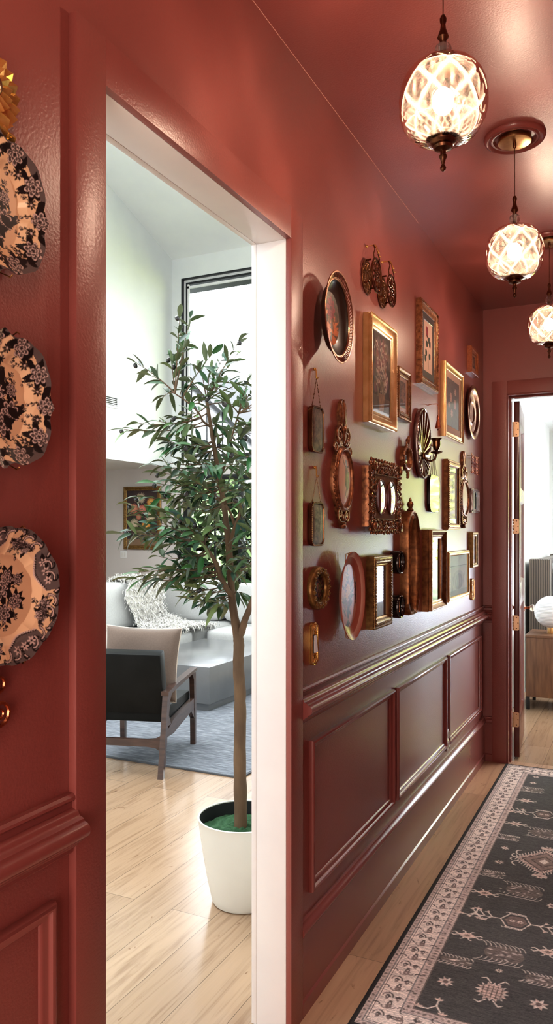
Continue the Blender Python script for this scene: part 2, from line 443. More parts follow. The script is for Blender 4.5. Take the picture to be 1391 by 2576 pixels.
# red flat casing, hall side
w = MB()
w.box((.0, YC0, 0), (.018, Y0, ZCT), .0012); w.box((.0, Y1, 0), (.018, YC1, ZCT), .0012); w.box((.0, Y0, ZO), (.018, Y1, ZCT), .0012)
struct(w.obj('trim_3', 'red_wall_paint', smooth=30))
# far doorway casing and jamb lining
w = MB()
w.box((CX0, YE - .02, 0), (DX0, YE, ZO + .1), .0012); w.box((DX1, YE - .02, 0), (CX1, YE, ZO + .1), .0012); w.box((DX0, YE - .02, ZO + .012), (DX1, YE, ZO + .1), .0012)
struct(w.obj('trim_4', 'red_wall_paint', smooth=30))
w = MB()
w.box((DX0 - .004, YE - .02, 0), (DX0 + .008, YE + .12, ZO + .012), .001); w.box((DX1 - .008, YE - .02, 0), (DX1 + .004, YE + .12, ZO + .012), .001); w.box((DX0, YE - .02, ZO + .004), (DX1, YE + .12, ZO + .016), .001)
w.box((DX0 + .008, YE + .03, 0), (DX0 + .018, YE + .075, ZO), .001); w.box((DX1 - .018, YE + .03, 0), (DX1 - .008, YE + .075, ZO), .001); w.box((DX0, YE + .03, ZO - .008), (DX1, YE + .075, ZO + .004), .001)
struct(w.obj('trim_5', 'red_trim_paint', smooth=30))

RAIL = [(0, 1.032), (.011, 1.031), (.016, 1.026), (.0165, 1.021), (.013, 1.017), (.008, 1.015), (.008, 1.003), (.017, 1.0), (.020, .997), (.021, .993), (.024, .989), (.030, .987), (.033, .985),
        (.034, .981), (.041, .979), (.047, .973), (.049, .966), (.047, .958), (.041, .952), (.034, .949), (.033, .945), (.027, .942), (.021, .937), (.018, .932), (.0115, .931), (.0115, .922), (.008, .918), (0, .917)]
BASE = [(0, 0), (.018, 0), (.018, .045), (.014, .050), (.012, .052), (.012, .252), (.020, .255), (.024, .262), (.024, .270), (.018, .279), (.013, .284), (.011, .292), (.0, .294)]
def run3(name, mat, prof, segs):
    w = MB()
    for a, b2, o in segs: w.run((*a, 0), (*b2, 0), prof, (*o, 0))
    return struct(w.obj(name, mat, smooth=35))
XP = (1, 0)
run3('trim_6', 'red_trim_paint', RAIL, [((0, YN), (0, YC0 + .004), XP), ((0, YC1 + .001), (0, YE), XP), ((0, YE), (CX0, YE), (0, -1)), ((XR, YN), (XR, YE), (-1, 0))])
run3('baseboard_left', 'red_trim_paint', BASE, [((0, YN), (0, YC0), XP), ((0, YC1), (0, YE), XP)])
run3('baseboard_far', 'red_trim_paint', BASE, [((0, YE), (CX0, YE), (0, -1))])
run3('baseboard_right', 'red_trim_paint', BASE, [((XR, YN), (XR, YE), (-1, 0))])
simple('caulk_line', (.62, .34, .28), rough=.6)
w = MB(); w.tube([(.0006, YN, ZC - .0006), (.0006, YE - 1.6, ZC - .0006)], .0013, 5); struct(w.obj('trim_12', 'caulk_line'))
# flat panelling below the rail sits a hair proud of the plaster
# raised picture-frame mouldings of the wainscot: (inset, height)
PM = [(0, 0), (0, .012), (.003, .017), (.008, .019), (.013, .017), (.016, .011), (.019, .009), (.026, .007), (.031, .004), (.033, 0)]
def panel(n, ya, yb, za, zb):
    w = MB(); w.rect_sweep(yb - ya, zb - za, PM)
    o = w.obj('trim_%d' % n, 'red_trim_paint', smooth=35); o.location = (0, (ya + yb) / 2, (za + zb) / 2); o.rotation_euler = WALLROT
    return struct(o)
ZPa, ZPb = on_x(776, 2245).z, on_x(776, 1863).z
panel(7, on_x(776, 2000).y, on_x(985.5, 2000).y, ZPa, ZPb)
panel(8, on_x(993, 2000).y, on_x(1118, 2000).y, ZPa, ZPb)
panel(9, on_x(1124, 2000).y, on_x(1205, 2000).y, ZPa, ZPb)
panel(10, .28, on_x(128, 2295).y, ZPa, ZPb)

# ------------------------------------------------------------------ living room shell
YB, XL = 9.6, on_y(434, 1000, 9.6).x            # window wall, upper left wall
ZS = on_y(434, 1176, YB).z                      # underside of the upper left wall
wx0 = on_y(457, 900, YB).x; wz1 = on_y(457, 702, YB).z; wz0 = on_y(560, 1157, YB).z
gx0 = on_y(462, 1300, YB).x; gz1 = on_y(552, 1194, YB).z
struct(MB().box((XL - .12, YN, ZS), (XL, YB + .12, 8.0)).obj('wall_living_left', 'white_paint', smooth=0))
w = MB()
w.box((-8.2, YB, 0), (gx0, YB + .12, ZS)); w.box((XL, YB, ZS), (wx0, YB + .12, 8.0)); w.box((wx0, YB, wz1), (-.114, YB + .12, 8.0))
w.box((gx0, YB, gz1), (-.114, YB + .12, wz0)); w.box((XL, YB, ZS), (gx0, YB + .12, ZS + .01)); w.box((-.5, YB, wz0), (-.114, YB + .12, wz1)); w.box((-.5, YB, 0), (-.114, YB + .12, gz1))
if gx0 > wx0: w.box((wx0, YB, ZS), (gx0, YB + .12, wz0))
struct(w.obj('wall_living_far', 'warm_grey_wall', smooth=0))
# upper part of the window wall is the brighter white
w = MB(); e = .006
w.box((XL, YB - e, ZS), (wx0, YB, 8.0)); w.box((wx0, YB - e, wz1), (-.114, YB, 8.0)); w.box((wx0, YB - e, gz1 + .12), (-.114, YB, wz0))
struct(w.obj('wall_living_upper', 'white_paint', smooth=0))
struct(MB().box((-8.3, YN, ZS), (XL - .12, YB, ZS + .1)).obj('ceiling_low', 'white_paint', smooth=0))
struct(MB().box((-8.3, YN, 0), (-8.2, YB, ZS)).obj('wall_living_west', 'warm_grey_wall', smooth=0))
struct(MB().box((-8.3, YN - .12, 0), (-.114, YN, 8.0)).obj('wall_living_near', 'white_paint', smooth=0))
# sloping ceiling, rising away from the window wall
zc0 = on_y(434, 655, YB).z; pB = on_x(268, 460, XL); sl = (pB.z - zc0) / (YB - pB.y)
pitch_y = 4.6; zr = zc0 + sl * (YB - pitch_y)
w = MB(); v = []
for x in (XL - .12, -.06): v += [(x, YB + .12, zc0 - sl * .12), (x, pitch_y, zr), (x, YN, zr), (x, YN, zr + .15), (x, pitch_y, zr + .15), (x, YB + .12, zc0 + .15)]
w.add(v, [(0, 1, 7, 6), (1, 2, 8, 7), (3, 4, 10, 9), (4, 5, 11, 10), (0, 6, 11, 5), (2, 3, 9, 8)])
struct(w.obj('ceiling_vault', 'white_paint', smooth=0))

# windows: black frames, glass, grids
def glass_mat():
    m = bpy.data.materials.new('window_glass'); m.use_nodes = True; nt = m.node_tree; nt.nodes.clear()
    o = nt.nodes.new('ShaderNodeOutputMaterial'); t = nt.nodes.new('ShaderNodeBsdfTransparent'); g = node(nt, 'ShaderNodeBsdfGlossy', i_Roughness=.01)
    lw = node(nt, 'ShaderNodeLayerWeight', i_Blend=.12); mx = nt.nodes.new('ShaderNodeMixShader')
    nt.links.new(lw.outputs['Fresnel'], mx.inputs[0]); nt.links.new(t.outputs[0], mx.inputs[1]); nt.links.new(g.outputs[0], mx.inputs[2]); nt.links.new(mx.outputs[0], o.inputs[0])
    MATS['window_glass'] = m
glass_mat()
def window(name, x0, x1, z0, z1, y, cols, rows, fw=.07, bar=.022, thin=0):
    root = bpy.data.objects.new(name, None); COL.objects.link(root); struct(root)
    w = MB()
    w.box((x0, y - .012, z0), (x0 + fw, y + .1, z1), .004); w.box((x1 - fw, y - .012, z0), (x1, y + .1, z1), .004)
    w.box((x0 + fw, y - .012, z1 - fw), (x1 - fw, y + .1, z1), .004); w.box((x0 + fw, y - .012, z0), (x1 - fw, y + .1, z0 + fw), .004)
    if thin:          # slim outer line, pale step, inner sash
        w = MB(); w.rect_sweep(x1 - x0, z1 - z0, [(0, .1), (0, -.012), (thin, -.012), (thin, .05)], Matrix(((1, 0, 0, (x0 + x1) / 2), (0, 0, 1, y), (0, 1, 0, (z0 + z1) / 2), (0, 0, 0, 1))))
        w.rect_sweep(x1 - x0 - 2 * (fw - .03), z1 - z0 - 2 * (fw - .03), [(0, .09), (0, .02), (.03, .02), (.03, .09)], Matrix(((1, 0, 0, (x0 + x1) / 2), (0, 0, 1, y), (0, 1, 0, (z0 + z1) / 2), (0, 0, 0, 1))))
    for k in cols: w.box((k - .045, y + .01, z0 + fw), (k + .045, y + .09, z1 - fw), .004)
    struct(w.obj('window_frame', 'black_metal', root, 30))
    if rows:
        g = MB(); n, nz = rows
        xs = [x0 + fw] + list(cols) + [x1 - fw]
        for a, b2 in zip(xs[:-1], xs[1:]):
            for i in range(1, n): q = a + (b2 - a) * i / n; g.box((q - bar / 2, y + .035, z0 + fw), (q + bar / 2, y + .065, z1 - fw))
        for i in range(1, nz): q = z0 + (z1 - z0) * i / nz; g.box((x0 + fw, y + .036, q - bar / 2), (x1 - fw, y + .064, q + bar / 2))
        struct(g.obj('window_grid', 'black_metal', root, 0))
    struct(MB().box((x0 + fw / 2, y + .047, z0 + fw / 2), (x1 - fw / 2, y + .053, z1 - fw / 2)).obj('window_pane', 'window_glass', root, 0))
    return root
window('window_1', wx0, -.5, wz0, wz1, YB, [-2.6], None, fw=.09, thin=.022)
window('window_2', gx0, -.5, .0, gz1, YB, [gx0 + .95, gx0 + 1.9, gx0 + 2.85], (2, 5))
# white inner lining seen just inside the black frame of the tall window
w = MB(); w.rect_sweep(-.5 - wx0 - .044, wz1 - wz0 - .044, [(0, .04), (0, .03), (.038, .03), (.038, .04)], Matrix(((1, 0, 0, (wx0 - .5) / 2), (0, 0, 1, YB), (0, 1, 0, (wz0 + wz1) / 2), (0, 0, 0, 1)))); w.box((wx0 + .085, YB + .02, wz0 + .085), (wx0 + .115, YB + .044, wz1 - .085), .002); w.box((wx0 + .085, YB + .02, wz1 - .15), (-2.65, YB + .044, wz1 - .115), .002)
w.box((-2.55, YB + .02, wz1 - .15), (-.59, YB + .044, wz1 - .115), .002)
struct(w.obj('trim_11', 'white_trim', smooth=0))
# ------------------------------------------------------------------ the gallery wall
painted('plate_glaze', .3, coat=.1, spec=.35); painted('print_under_glass', .6, coat=.24, spec=.2); painted('oil_paint', .35, coat=.35, bump=.15, bscale=90)
painted('tray_lacquer', .38, coat=.15); painted('stone_face', .45, spec=.3); painted('cameo_face', .5, coat=.05)
simple('brown_velvet', (.24, .105, .035), (.18, .08, .028), 60, .8, spec=.1)
simple('tray_metal', (.42, .24, .15), (.26, .13, .085), 30, .25, 1)
simple('dark_brass', (.30, .17, .085), (.16, .08, .04), 20, .2, 1)
simple('white_plastic', (.72, .71, .68), rough=.3)
simple('ivory_face', (.80, .76, .58), (.72, .70, .55), 12, .12, coat=.6)
simple('mat_board', (.40, .22, .15), (.37, .20, .13), 10, .8)
simple('black_mat', (.03, .02, .014), rough=.5, coat=.6)

def face(L, R, yt, yb, d):          # pixel extent of a front face standing d off the left wall
    a, c = on_x(L, yt, d), on_x(R, yt, d); b2 = on_x(L, yb, d)
    return (a.y + c.y) / 2, (a.z + b2.z) / 2, c.y - a.y, a.z - b2.z
def oval(L, R, yt, yb, d):          # the same, top and bottom read at mid width
    m = (L + R) / 2; a, c = on_x(L, yt, d), on_x(R, yt, d); t, b2 = on_x(m, yt, d), on_x(m, yb, d)
    return (a.y + c.y) / 2, (t.z + b2.z) / 2, (c.y - a.y) / 2, (t.z - b2.z) / 2
def RM(x, y, z, rx=0, ry=0, rz=0): return Matrix.Translation((x, y, z)) @ Euler((rx, ry, rz)).to_matrix().to_4x4()
def beads(mb, pts, r, n=6, m=4, z=None):
    for p in pts: mb.ball(p, r, n, m)
def along_rect(w, h, inset, sp):
    W, H = w - 2 * inset, h - 2 * inset; out = []
    nx, ny = max(2, round(W / sp)), max(2, round(H / sp))
    for i in range(nx): out += [(-W / 2 + W * (i + .5) / nx, H / 2, 0), (-W / 2 + W * (i + .5) / nx, -H / 2, 0)]
    for i in range(ny): out += [(-W / 2, -H / 2 + H * (i + .5) / ny, 1), (W / 2, -H / 2 + H * (i + .5) / ny, 1)]
    return out
def scroll(mb, x, y, z, r, turns, a0, sgn, w0, dz=0, n=18):
    pts, rr = [], []
    for k in range(n + 1):
        q = k / n; a = a0 + sgn * 2 * PI * turns * q; R = r * (1 - .82 * q)
        pts.append((x + R * math.cos(a), y + R * math.sin(a), z + dz * q)); rr.append(w0 * (1 - .45 * q))
    mb.tube(pts, rr, 6)
def leaf3(mb, x, y, z, L, w, ang, h):           # carved leaf lying on the frame
    mb.ball((0, 0, 0), (L / 2, w / 2, h), 8, 5, RM(x + L / 2 * math.cos(ang), y + L / 2 * math.sin(ang), z, 0, 0, ang))
def carve_rect(mb, w, h, inset, z, r, sp, seed, kind='leaf'):
    q = random.Random(seed)
    for x, y, v in along_rect(w, h, inset, sp):
        a = q.uniform(-.7, .7) + (PI / 2 if v else 0)
        if kind == 'leaf': mb.ball((0, 0, 0), (r * 1.25, r * .62, r * .8), 7, 4, RM(x, y, z, 0, 0, a))
        else: mb.ball((x, y, z), r, 6, 4)

def frame(name, label, px, d, fw, mat, prof='slope', art=None, art_mat='print_under_glass', matboard=0, extra=None, mirror=False, group=None, tilt=0, cat='picture frame', ppm=700, liner=None):
    yc, zc, w, h = face(*px, d)
    t = wthing(name, label, cat, yc, zc, group=group)
    if tilt: t.rotation_euler = (WALLROT.to_matrix() @ Euler((tilt, 0, 0)).to_matrix()).to_euler()
    mb = MB()
    pr = {'slope': [(0, 0), (0, .62 * d), (.06 * fw, .66 * d), (.06 * fw, .93 * d), (.12 * fw, d), (.22 * fw, d), (.28 * fw, .94 * d), (.62 * fw, .72 * d), (.70 * fw, .72 * d), (.78 * fw, .66 * d), (.9 * fw, .62 * d), (fw, .60 * d), (fw, .3 * d)],
          'flat': [(0, 0), (0, .8 * d), (.05 * fw, .86 * d), (.16 * fw, .86 * d), (.20 * fw, .96 * d), (.28 * fw, d), (.72 * fw, d), (.80 * fw, .95 * d), (.9 * fw, .85 * d), (fw, .75 * d), (fw, .4 * d)],
          'scoop': [(0, 0), (0, .85 * d), (.08 * fw, d), (.20 * fw, d), (.26 * fw, .92 * d), (.40 * fw, .80 * d), (.58 * fw, .72 * d), (.74 * fw, .70 * d), (.78 * fw, .78 * d), (.88 * fw, .76 * d), (fw, .66 * d), (fw, .3 * d)],
          'box': [(0, 0), (0, .94 * d), (.08 * fw, d), (.5 * fw, d), (.6 * fw, .88 * d), (.85 * fw, .82 * d), (fw, .75 * d), (fw, .3 * d)]}[prof]
    mb.rect_sweep(w, h, pr)
    if extra: extra(mb, w, h, d, fw)
    mb.obj('frame_moulding', mat, t, 35)
    iw, ih = w - 2 * fw, h - 2 * fw
    if liner:
        l = MB(); lw = fw * .22; l.rect_sweep(iw, ih, [(-.001, .4 * d), (-.001, .76 * d), (lw * .3, .78 * d), (lw, .66 * d), (lw, .4 * d)]); l.obj('inner_liner', liner, t, 35)
    if mirror:
        MB().box((-iw / 2 - .002, -ih / 2 - .002, .3 * d), (iw / 2 + .002, ih / 2 + .002, .52 * d)).obj('mirror_plate', 'mirror_glass', t, 0)
    elif art:
        if matboard:
            k = MB(); k.rect_sweep(iw + .002, ih + .002, [(0, .42 * d), (0, .60 * d), (matboard, .60 * d), (matboard + .002, .55 * d), (matboard + .002, .42 * d)]); k.obj('mount_board', matboard_mat[0], t, 30)
        cw, chh = iw - 2 * matboard + .002, ih - 2 * matboard + .002
        cv = Canvas(cw, chh, ppm, (.5, .5, .5)); art(cv, cw, chh)
        sheet('picture', cv, cw, chh, .53 * d, art_mat, t)
    return t, w, h
matboard_mat = ['mat_board']

# ---- pictures
def art_hydrangea(c, w, h):
    c.a[:] = (.045, .022, .016); q = random.Random(3)
    c.rect(-w / 2, w / 2, -h / 2, -h * .28, (.10, .055, .035))
    for i in range(140):
        x, y = q.gauss(0, w * .22), q.uniform(-.2, .42) * h; s = q.uniform(.008, .017)
        c.ellipse(x, y, s, s * 1.7, q.uniform(-.4, .4), (.09 + q.random() * .12, .045 + q.random() * .05, .035 + q.random() * .05), .7)
    for i in range(130):
        k = q.choice((-.18, .02, .2)); y = q.uniform(-.22, .40) * h; x = k * w + q.gauss(0, .014)
        b2 = q.uniform(.2, .6); c.ellipse(x, y, q.uniform(.003, .006), q.uniform(.006, .011), q.uniform(0, 3), (b2, b2 * .72, b2 * .6), .8)
    for i in range(12): c.curve(q.uniform(-.2, .2) * w, -.28 * h, PI / 2 + q.uniform(-.4, .4), h * .2, q.uniform(-.5, .5), .003, (.22, .16, .09))
    c.poly([(-.16 * w, -.24 * h), (.2 * w, -.24 * h), (.12 * w, -.45 * h), (-.1 * w, -.45 * h)], (.24, .12, .07)); c.grain(.25, 18); c.grain(.12)
def art_dark(c, w, h):
    q = random.Random(8); c.a[:] = (.46, .27, .21); c.rect(-w * .34, w * .34, -h * .36, h * .38, (.10, .05, .04))
    for i in range(70): c.ellipse(q.gauss(0, w * .12), q.gauss(.02 * h, h * .15), .004, .006, q.random() * 3, (.28, q.uniform(.10, .16), .09), .7)
    c.grain(.15)
def art_rose(c, w, h):
    c.a[:] = (.66, .43, .32); st = (.045, .04, .025)
    x, y, a = c.curve(.10 * w, -.42 * h, PI / 2 + .12, h * .70, .12, .0035, st, 14)
    for k, (lx, ly, s) in enumerate(((.06, -.22, -1), (-.10, -.30, 1), (-.02, .0, 1), (.02, .10, -1), (-.06, -.18, 1), (.07, .03, -1))):
        c.leaf(lx * w * 2, ly * h, PI / 2 + s * .75, h * .16, w * .20, (.03, .035, .018))
    for i in range(9): c.ellipse(x - .002 + .008 * math.cos(i * 2.4), y + .016 * math.sin(i * 1.7) + .004, .013, .013, i, (.46 - .03 * i, .02, .025))
    c.leaf(x, y - .018, PI / 2 + 1.0, .02, .008, (.05, .05, .02)); c.leaf(x, y - .018, PI / 2 - 1.0, .02, .008, (.05, .05, .02)); c.grain(.06)
def art_stem(c, w, h):
    c.a[:] = (.50, .37, .29); q = random.Random(5)
    c.curve(-.05 * w, -.42 * h, PI / 2, h * .72, -.25, .0022, (.12, .10, .08), 12)
    for i in range(13):
        y = -.3 + .055 * i; s = 1 if i % 2 else -1
        c.leaf(-.04 * w + .0015 * i, y * h, PI / 2 + s * q.uniform(.6, 1.1), h * .11, w * .11, (.16, .13, .11))
    for i in range(10): c.ellipse(q.gauss(.03, .1) * w, (.3 + q.gauss(0, .05)) * h, .006, .005, 0, (.22, .14, .12))
    c.grain(.08)
def art_peonies(c, w, h):
    q = random.Random(12); c.a[:] = (.12, .075, .07)
    for i in range(60): c.leaf(q.uniform(-.45, .45) * w, q.uniform(-.45, .45) * h, q.random() * 6, .03, .011, (.07 + .05 * q.random(), .055, .05))
    for x, y, r in ((-.15, .12, .024), (.18, .02, .026), (-.08, -.2, .022), (.2, .28, .018), (-.3, -.05, .016)):
        c.rose(x * w, y * h, r, (.24, .10, .09), (.52, .29, .25), 8, q.random())
    c.grain(.12)
def art_grey(c, w, h):
    q = random.Random(21); c.a[:] = (.125, .105, .095)
    for i in range(90):
        x, y = q.gauss(-.05, .2) * w, q.uniform(-.45, .4) * h; b2 = q.uniform(.10, .24)
        c.ellipse(x, y, q.uniform(.008, .022), q.uniform(.01, .03), q.uniform(-1, 1), (b2, b2 * .9, b2 * .84), .35)
    for i in range(14): c.curve(q.uniform(-.4, .1) * w, q.uniform(-.45, 0) * h, q.uniform(.8, 2.2), .1, q.uniform(-1, 1), .0025, (.22, .19, .16), alpha=.7)
    c.ellipse(-.02 * w, .18 * h, .012, .009, .4, (.52, .42, .26)); c.ellipse(.06 * w, .185 * h, .009, .005, .2, (.42, .36, .26)); c.ellipse(-.03 * w, .18 * h, .006, .006, .4, (.28, .2, .12)); c.grain(.12, 14); c.grain(.1)
def art_ruin(c, w, h):
    q = random.Random(31); c.a[:] = (.33, .34, .27); c.rect(-.5 * w, .5 * w, .22 * h, .24 * h, (.16, .16, .13)); c.rect(-.5 * w, .5 * w, .24 * h, .5 * h, (.38, .40, .33))
    c.rect(-.40 * w, .40 * w, -.34 * h, .18 * h, (.37, .33, .27))
    c.ellipse(0, -.12 * h, .3 * w, .24 * h, 0, (.25, .22, .18), .8); c.ellipse(.02 * w, -.16 * h, .2 * w, .2 * h, 0, (.15, .12, .10), .8)
    for i in range(26):
        x = q.uniform(-.33, .33) * w; b2 = q.choice((.14, .5, .42, .2)); c.ellipse(x, q.uniform(-.3, -.02) * h, .005, q.uniform(.018, .04), q.uniform(-.2, .2), (b2, b2 * .93, b2 * .8), .65)
    c.rect(-.5 * w, .5 * w, -.5 * h, -.36 * h, (.24, .24, .19)); c.grain(.1)

# ---- 1 oval pierced tray
yc, zc, rx, ry = oval(817, 886.7, 684, 911, .06)
t = wthing('oval_tray', 'large oval metal tray with pierced rim and painted flowers on dark ground', 'tray', yc, zc)
cv = Canvas(.7, .7, 900, (.055, .04, .03)); q = random.Random(2)
for i in range(260): cv.ellipse(q.gauss(0, rx * .5), q.gauss(0, ry * .5), q.uniform(.006, .02), q.uniform(.006, .02), 0, (q.uniform(.12, .30), q.uniform(.08, .17), q.uniform(.05, .09)), .35)
for i in range(34):
    a = q.uniform(0, 2 * PI); cv.leaf(.01 * math.cos(a), -.045 + .03 * math.sin(a), a, q.uniform(.04, .075), .014, (.75, .24, .09), .8)
for i in range(20):
    a = q.uniform(0, 2 * PI); cv.leaf(-.01 + .02 * math.cos(a), .04 + .03 * math.sin(a), a, q.uniform(.04, .08), .018, (.07, .05, .02), .8)
cv.rose(0, .035, .034, (.10, .01, .012), (.34, .035, .045), 8); cv.rose(-.02, -.04, .022, (.5, .13, .06), (.85, .36, .14), 7)
# dark border band inside the lip
e = np.sqrt((cv.X / rx) ** 2 + (cv.Y / ry) ** 2); cv.a[e > .74] = (.03, .018, .012)
pf = lambda r: .030 + (.0 if r < .86 else (r - .86) / .14 * .022)
polar_plate('tray_bed', cv, lambda th: (.84 * rx * np.cos(th), .84 * ry * np.sin(th)), pf, 'tray_lacquer', t, 60, 120)
mb = MB()
for s, z in ((.84, .053), (.865, .055), (.985, .062), (1.0, .062)): mb.tube([(x, y, z) for x, y in ell(rx * s, ry * s, 80)], .0022, 6, closed=True)
N = 84
for k in range(N):
    a, a2 = 2 * PI * k / N, 2 * PI * (k + .9) / N
    mb.tube([(.865 * rx * math.cos(a), .865 * ry * math.sin(a), .055), (.985 * rx * math.cos(a2), .985 * ry * math.sin(a2), .062)], .0018, 5)
mb.obj('pierced_rim', 'tray_metal', t)
MB().tube([(0, ry * .5, 0), (0, ry * .55, .018), (0, ry * .5, .03)], .002, 6).obj('wire_hook', 'brass', t)

# ---- 2 openwork wire trivets
def trivet(px, label, hooky):
    yc, zc, rx, ry = oval(*px, .024)
    t = wthing('wire_trivet', label, 'trivet', yc, zc, group='openwork wire trivets')
    ht = on_x((px[0] + px[1]) / 2 - 3, hooky, .024).z - zc
    mb = MB(); W = .0026
    bkg = MB(); bkg.tube([(x, y, .003) for x, y in ell(rx, ry, 40)], .0026, 6, closed=True)  # added wire oval on the wall, standing in for the trivet's cast shadow
    for k in range(7): bkg.tube([(-rx * .9 + .3 * rx * k, -ry * math.sqrt(1 - (.9 - .3 * k) ** 2), .003), (-rx * .7 + .23 * rx * k, 0, .003), (-rx * .9 + .3 * rx * k, ry * math.sqrt(1 - (.9 - .3 * k) ** 2), .003)], .0018, 5)
    for k in range(10): a = 2 * PI * k / 10; bkg.tube([(x, y, .003) for x, y in ell(rx * .27, ry * .24, 14, rx * .52 * math.cos(a), ry * .56 * math.sin(a))], .0018, 5, closed=True)
    bkg.obj('shadow_grille', 'gold_antique', t)
    mb.tube([(x, y, .042) for x, y in ell(rx, ry, 40)], W * 1.3, 6, closed=True); mb.tube([(x, y, .042) for x, y in ell(rx * .82, ry * .86, 40)], W * .8, 5, closed=True)
    for k in range(10):
        a = 2 * PI * k / 10; mb.tube([(x, y, .042) for x, y in ell(rx * .27, ry * .24, 14, rx * .52 * math.cos(a), ry * .56 * math.sin(a))], W * .8, 5, closed=True)
    for k in range(6):
        a = 2 * PI * k / 6; mb.tube([(x, y, .043) for x, y in ell(rx * .2, ry * .16, 12, rx * .2 * math.cos(a), ry * .2 * math.sin(a))], W * .8, 5, closed=True)
    for k in range(20):
        a = 2 * PI * k / 20; mb.tube([(rx * .82 * math.cos(a), ry * .86 * math.sin(a), .042), (rx * math.cos(a + .15), ry * math.sin(a + .15), .042)], W * .7, 4)
    mb.obj('openwork_disc', 'dark_brass', t)
    for x, y in ((-.2, .95), (-.75, -.5), (.75, -.5)): MB().tube([(x * rx, y * ry, .001), (x * rx, y * ry, .024)], .0036, 6).obj('foot', 'dark_brass', t)
    h = MB()
    for s in (-1, 1): h.tube([(s * rx * .5, ry * .85, .042), (s * rx * .62, ry * 1.12, .042), (s * rx * .25, ry + (ht - ry) * .62, .04), (s * rx * .32, ht * .96, .036), (s * rx * .1, ht, .03)], .0021, 6)
    h.obj('handle_loops', 'dark_brass', t)
    k = MB(); k.tube([(-.004, ht, 0), (-.004, ht, .038), (0, ht - .02, .046), (0, ht - .03, .05)], .0022, 6); k.ball((-.004, ht, .002), .006, 8, 5); k.ball((0, ht - .032, .05), .0045, 8, 6); k.ball((.016, ht - .042, .05), .004, 8, 6); k.obj('wall_hook', 'brass_bright', t)
trivet((924, 948, 652, 737), 'brass openwork wire trivet hung on a hook, the higher one above the wide gold frame', 615)
trivet((962.5, 985, 694, 772), 'brass openwork wire trivet hung on a hook, the lower and farther of the pair', 655)

# ---- frames of the upper rows
def ex_beads(mb, w, h, d, fw): carve_rect(mb, w, h, .02 * fw, .92 * d, .0028, .007, 1, 'bead')
frame('picture_frame', 'wide bright gold stepped frame with dark flower painting under glass', (935.7, 1000, 782.7, 1060), .036, .050, 'gold_pale', 'slope', art_hydrangea, extra=ex_beads)
def ex_in(mb, w, h, d, fw):
    carve_rect(mb, w, h, .55 * fw, .80 * d, .0042, .0085, 2, 'leaf'); carve_rect(mb, w, h, .06 * fw, .95 * d, .002, .006, 3, 'bead')
frame('picture_frame', 'small narrow dark gold frame with tiny dark picture right of the wide gold frame', (1004.2, 1035.5, 919, 1050), .026, .036, 'gold_antique', 'scoop', art_dark, extra=ex_in)
def ex_orn(mb, w, h, d, fw):
    carve_rect(mb, w, h, .22 * fw, .95 * d, .0055, .0105, 4, 'leaf'); carve_rect(mb, w, h, .45 * fw, .70 * d, .004, .008, 5, 'leaf'); carve_rect(mb, w, h, .1 * fw, .92 * d, .003, .0075, 6, 'leaf')
MATS['mat_board'] = MATS['mat_board']
matboard_mat[0] = 'black_mat'
frame('picture_frame', 'tall carved copper gold frame with red rose print in black mount', (1060.7, 1103.6, 746.8, 962.4), .028, .045, 'gold_carved', 'scoop', art_rose, matboard=.034, extra=ex_orn)
matboard_mat[0] = 'mat_board'
frame('picture_frame', 'gold frame with pale pink flower print in wide tan mount, below the carved rose frame', (1122, 1167, 906, 1096.6), .030, .034, 'gold_pale', 'scoop', art_peonies, matboard=.035)
simple('orange_wood', (.40, .13, .05), (.26, .075, .03), 10, .3, stretch=(1, 10, 10), coat=.3)
frame('picture_frame', 'small deep orange-brown wooden box frame high beside the far corner', (1187, 1204, 868.5, 935), .030, .032, 'orange_wood', 'box', art_dark, cat='picture frame')

# ---- round copper tray
yc, zc, rx, ry = oval(1178.5, 1208.5, 968.5, 1104.7, .03); r = max(rx, ry)
t = wthing('hanging_tray', 'round copper tray with ringed well near the far corner', 'tray', yc, zc)
mb = MB(); pr = [(.001, .008), (.16, .008), (.36, .009), (.40, .016), (.44, .017), (.50, .010), (.56, .008), (.72, .010), (.80, .024), (.86, .030), (.97, .030), (1.0, .027), (.985, .022), (.8, .016), (.5, .001), (.001, .001)]
v, f = [], []
for a, z in pr:
    for k in range(56): v.append((a * rx * math.cos(2 * PI * k / 56), a * ry * math.sin(2 * PI * k / 56), z))
f = [(i * 56 + k, i * 56 + (k + 1) % 56, (i + 1) * 56 + (k + 1) % 56, (i + 1) * 56 + k) for i in range(len(pr) - 1) for k in range(56)]
mb.add(v, f); mb.obj('tray_dish', 'tray_metal', t)

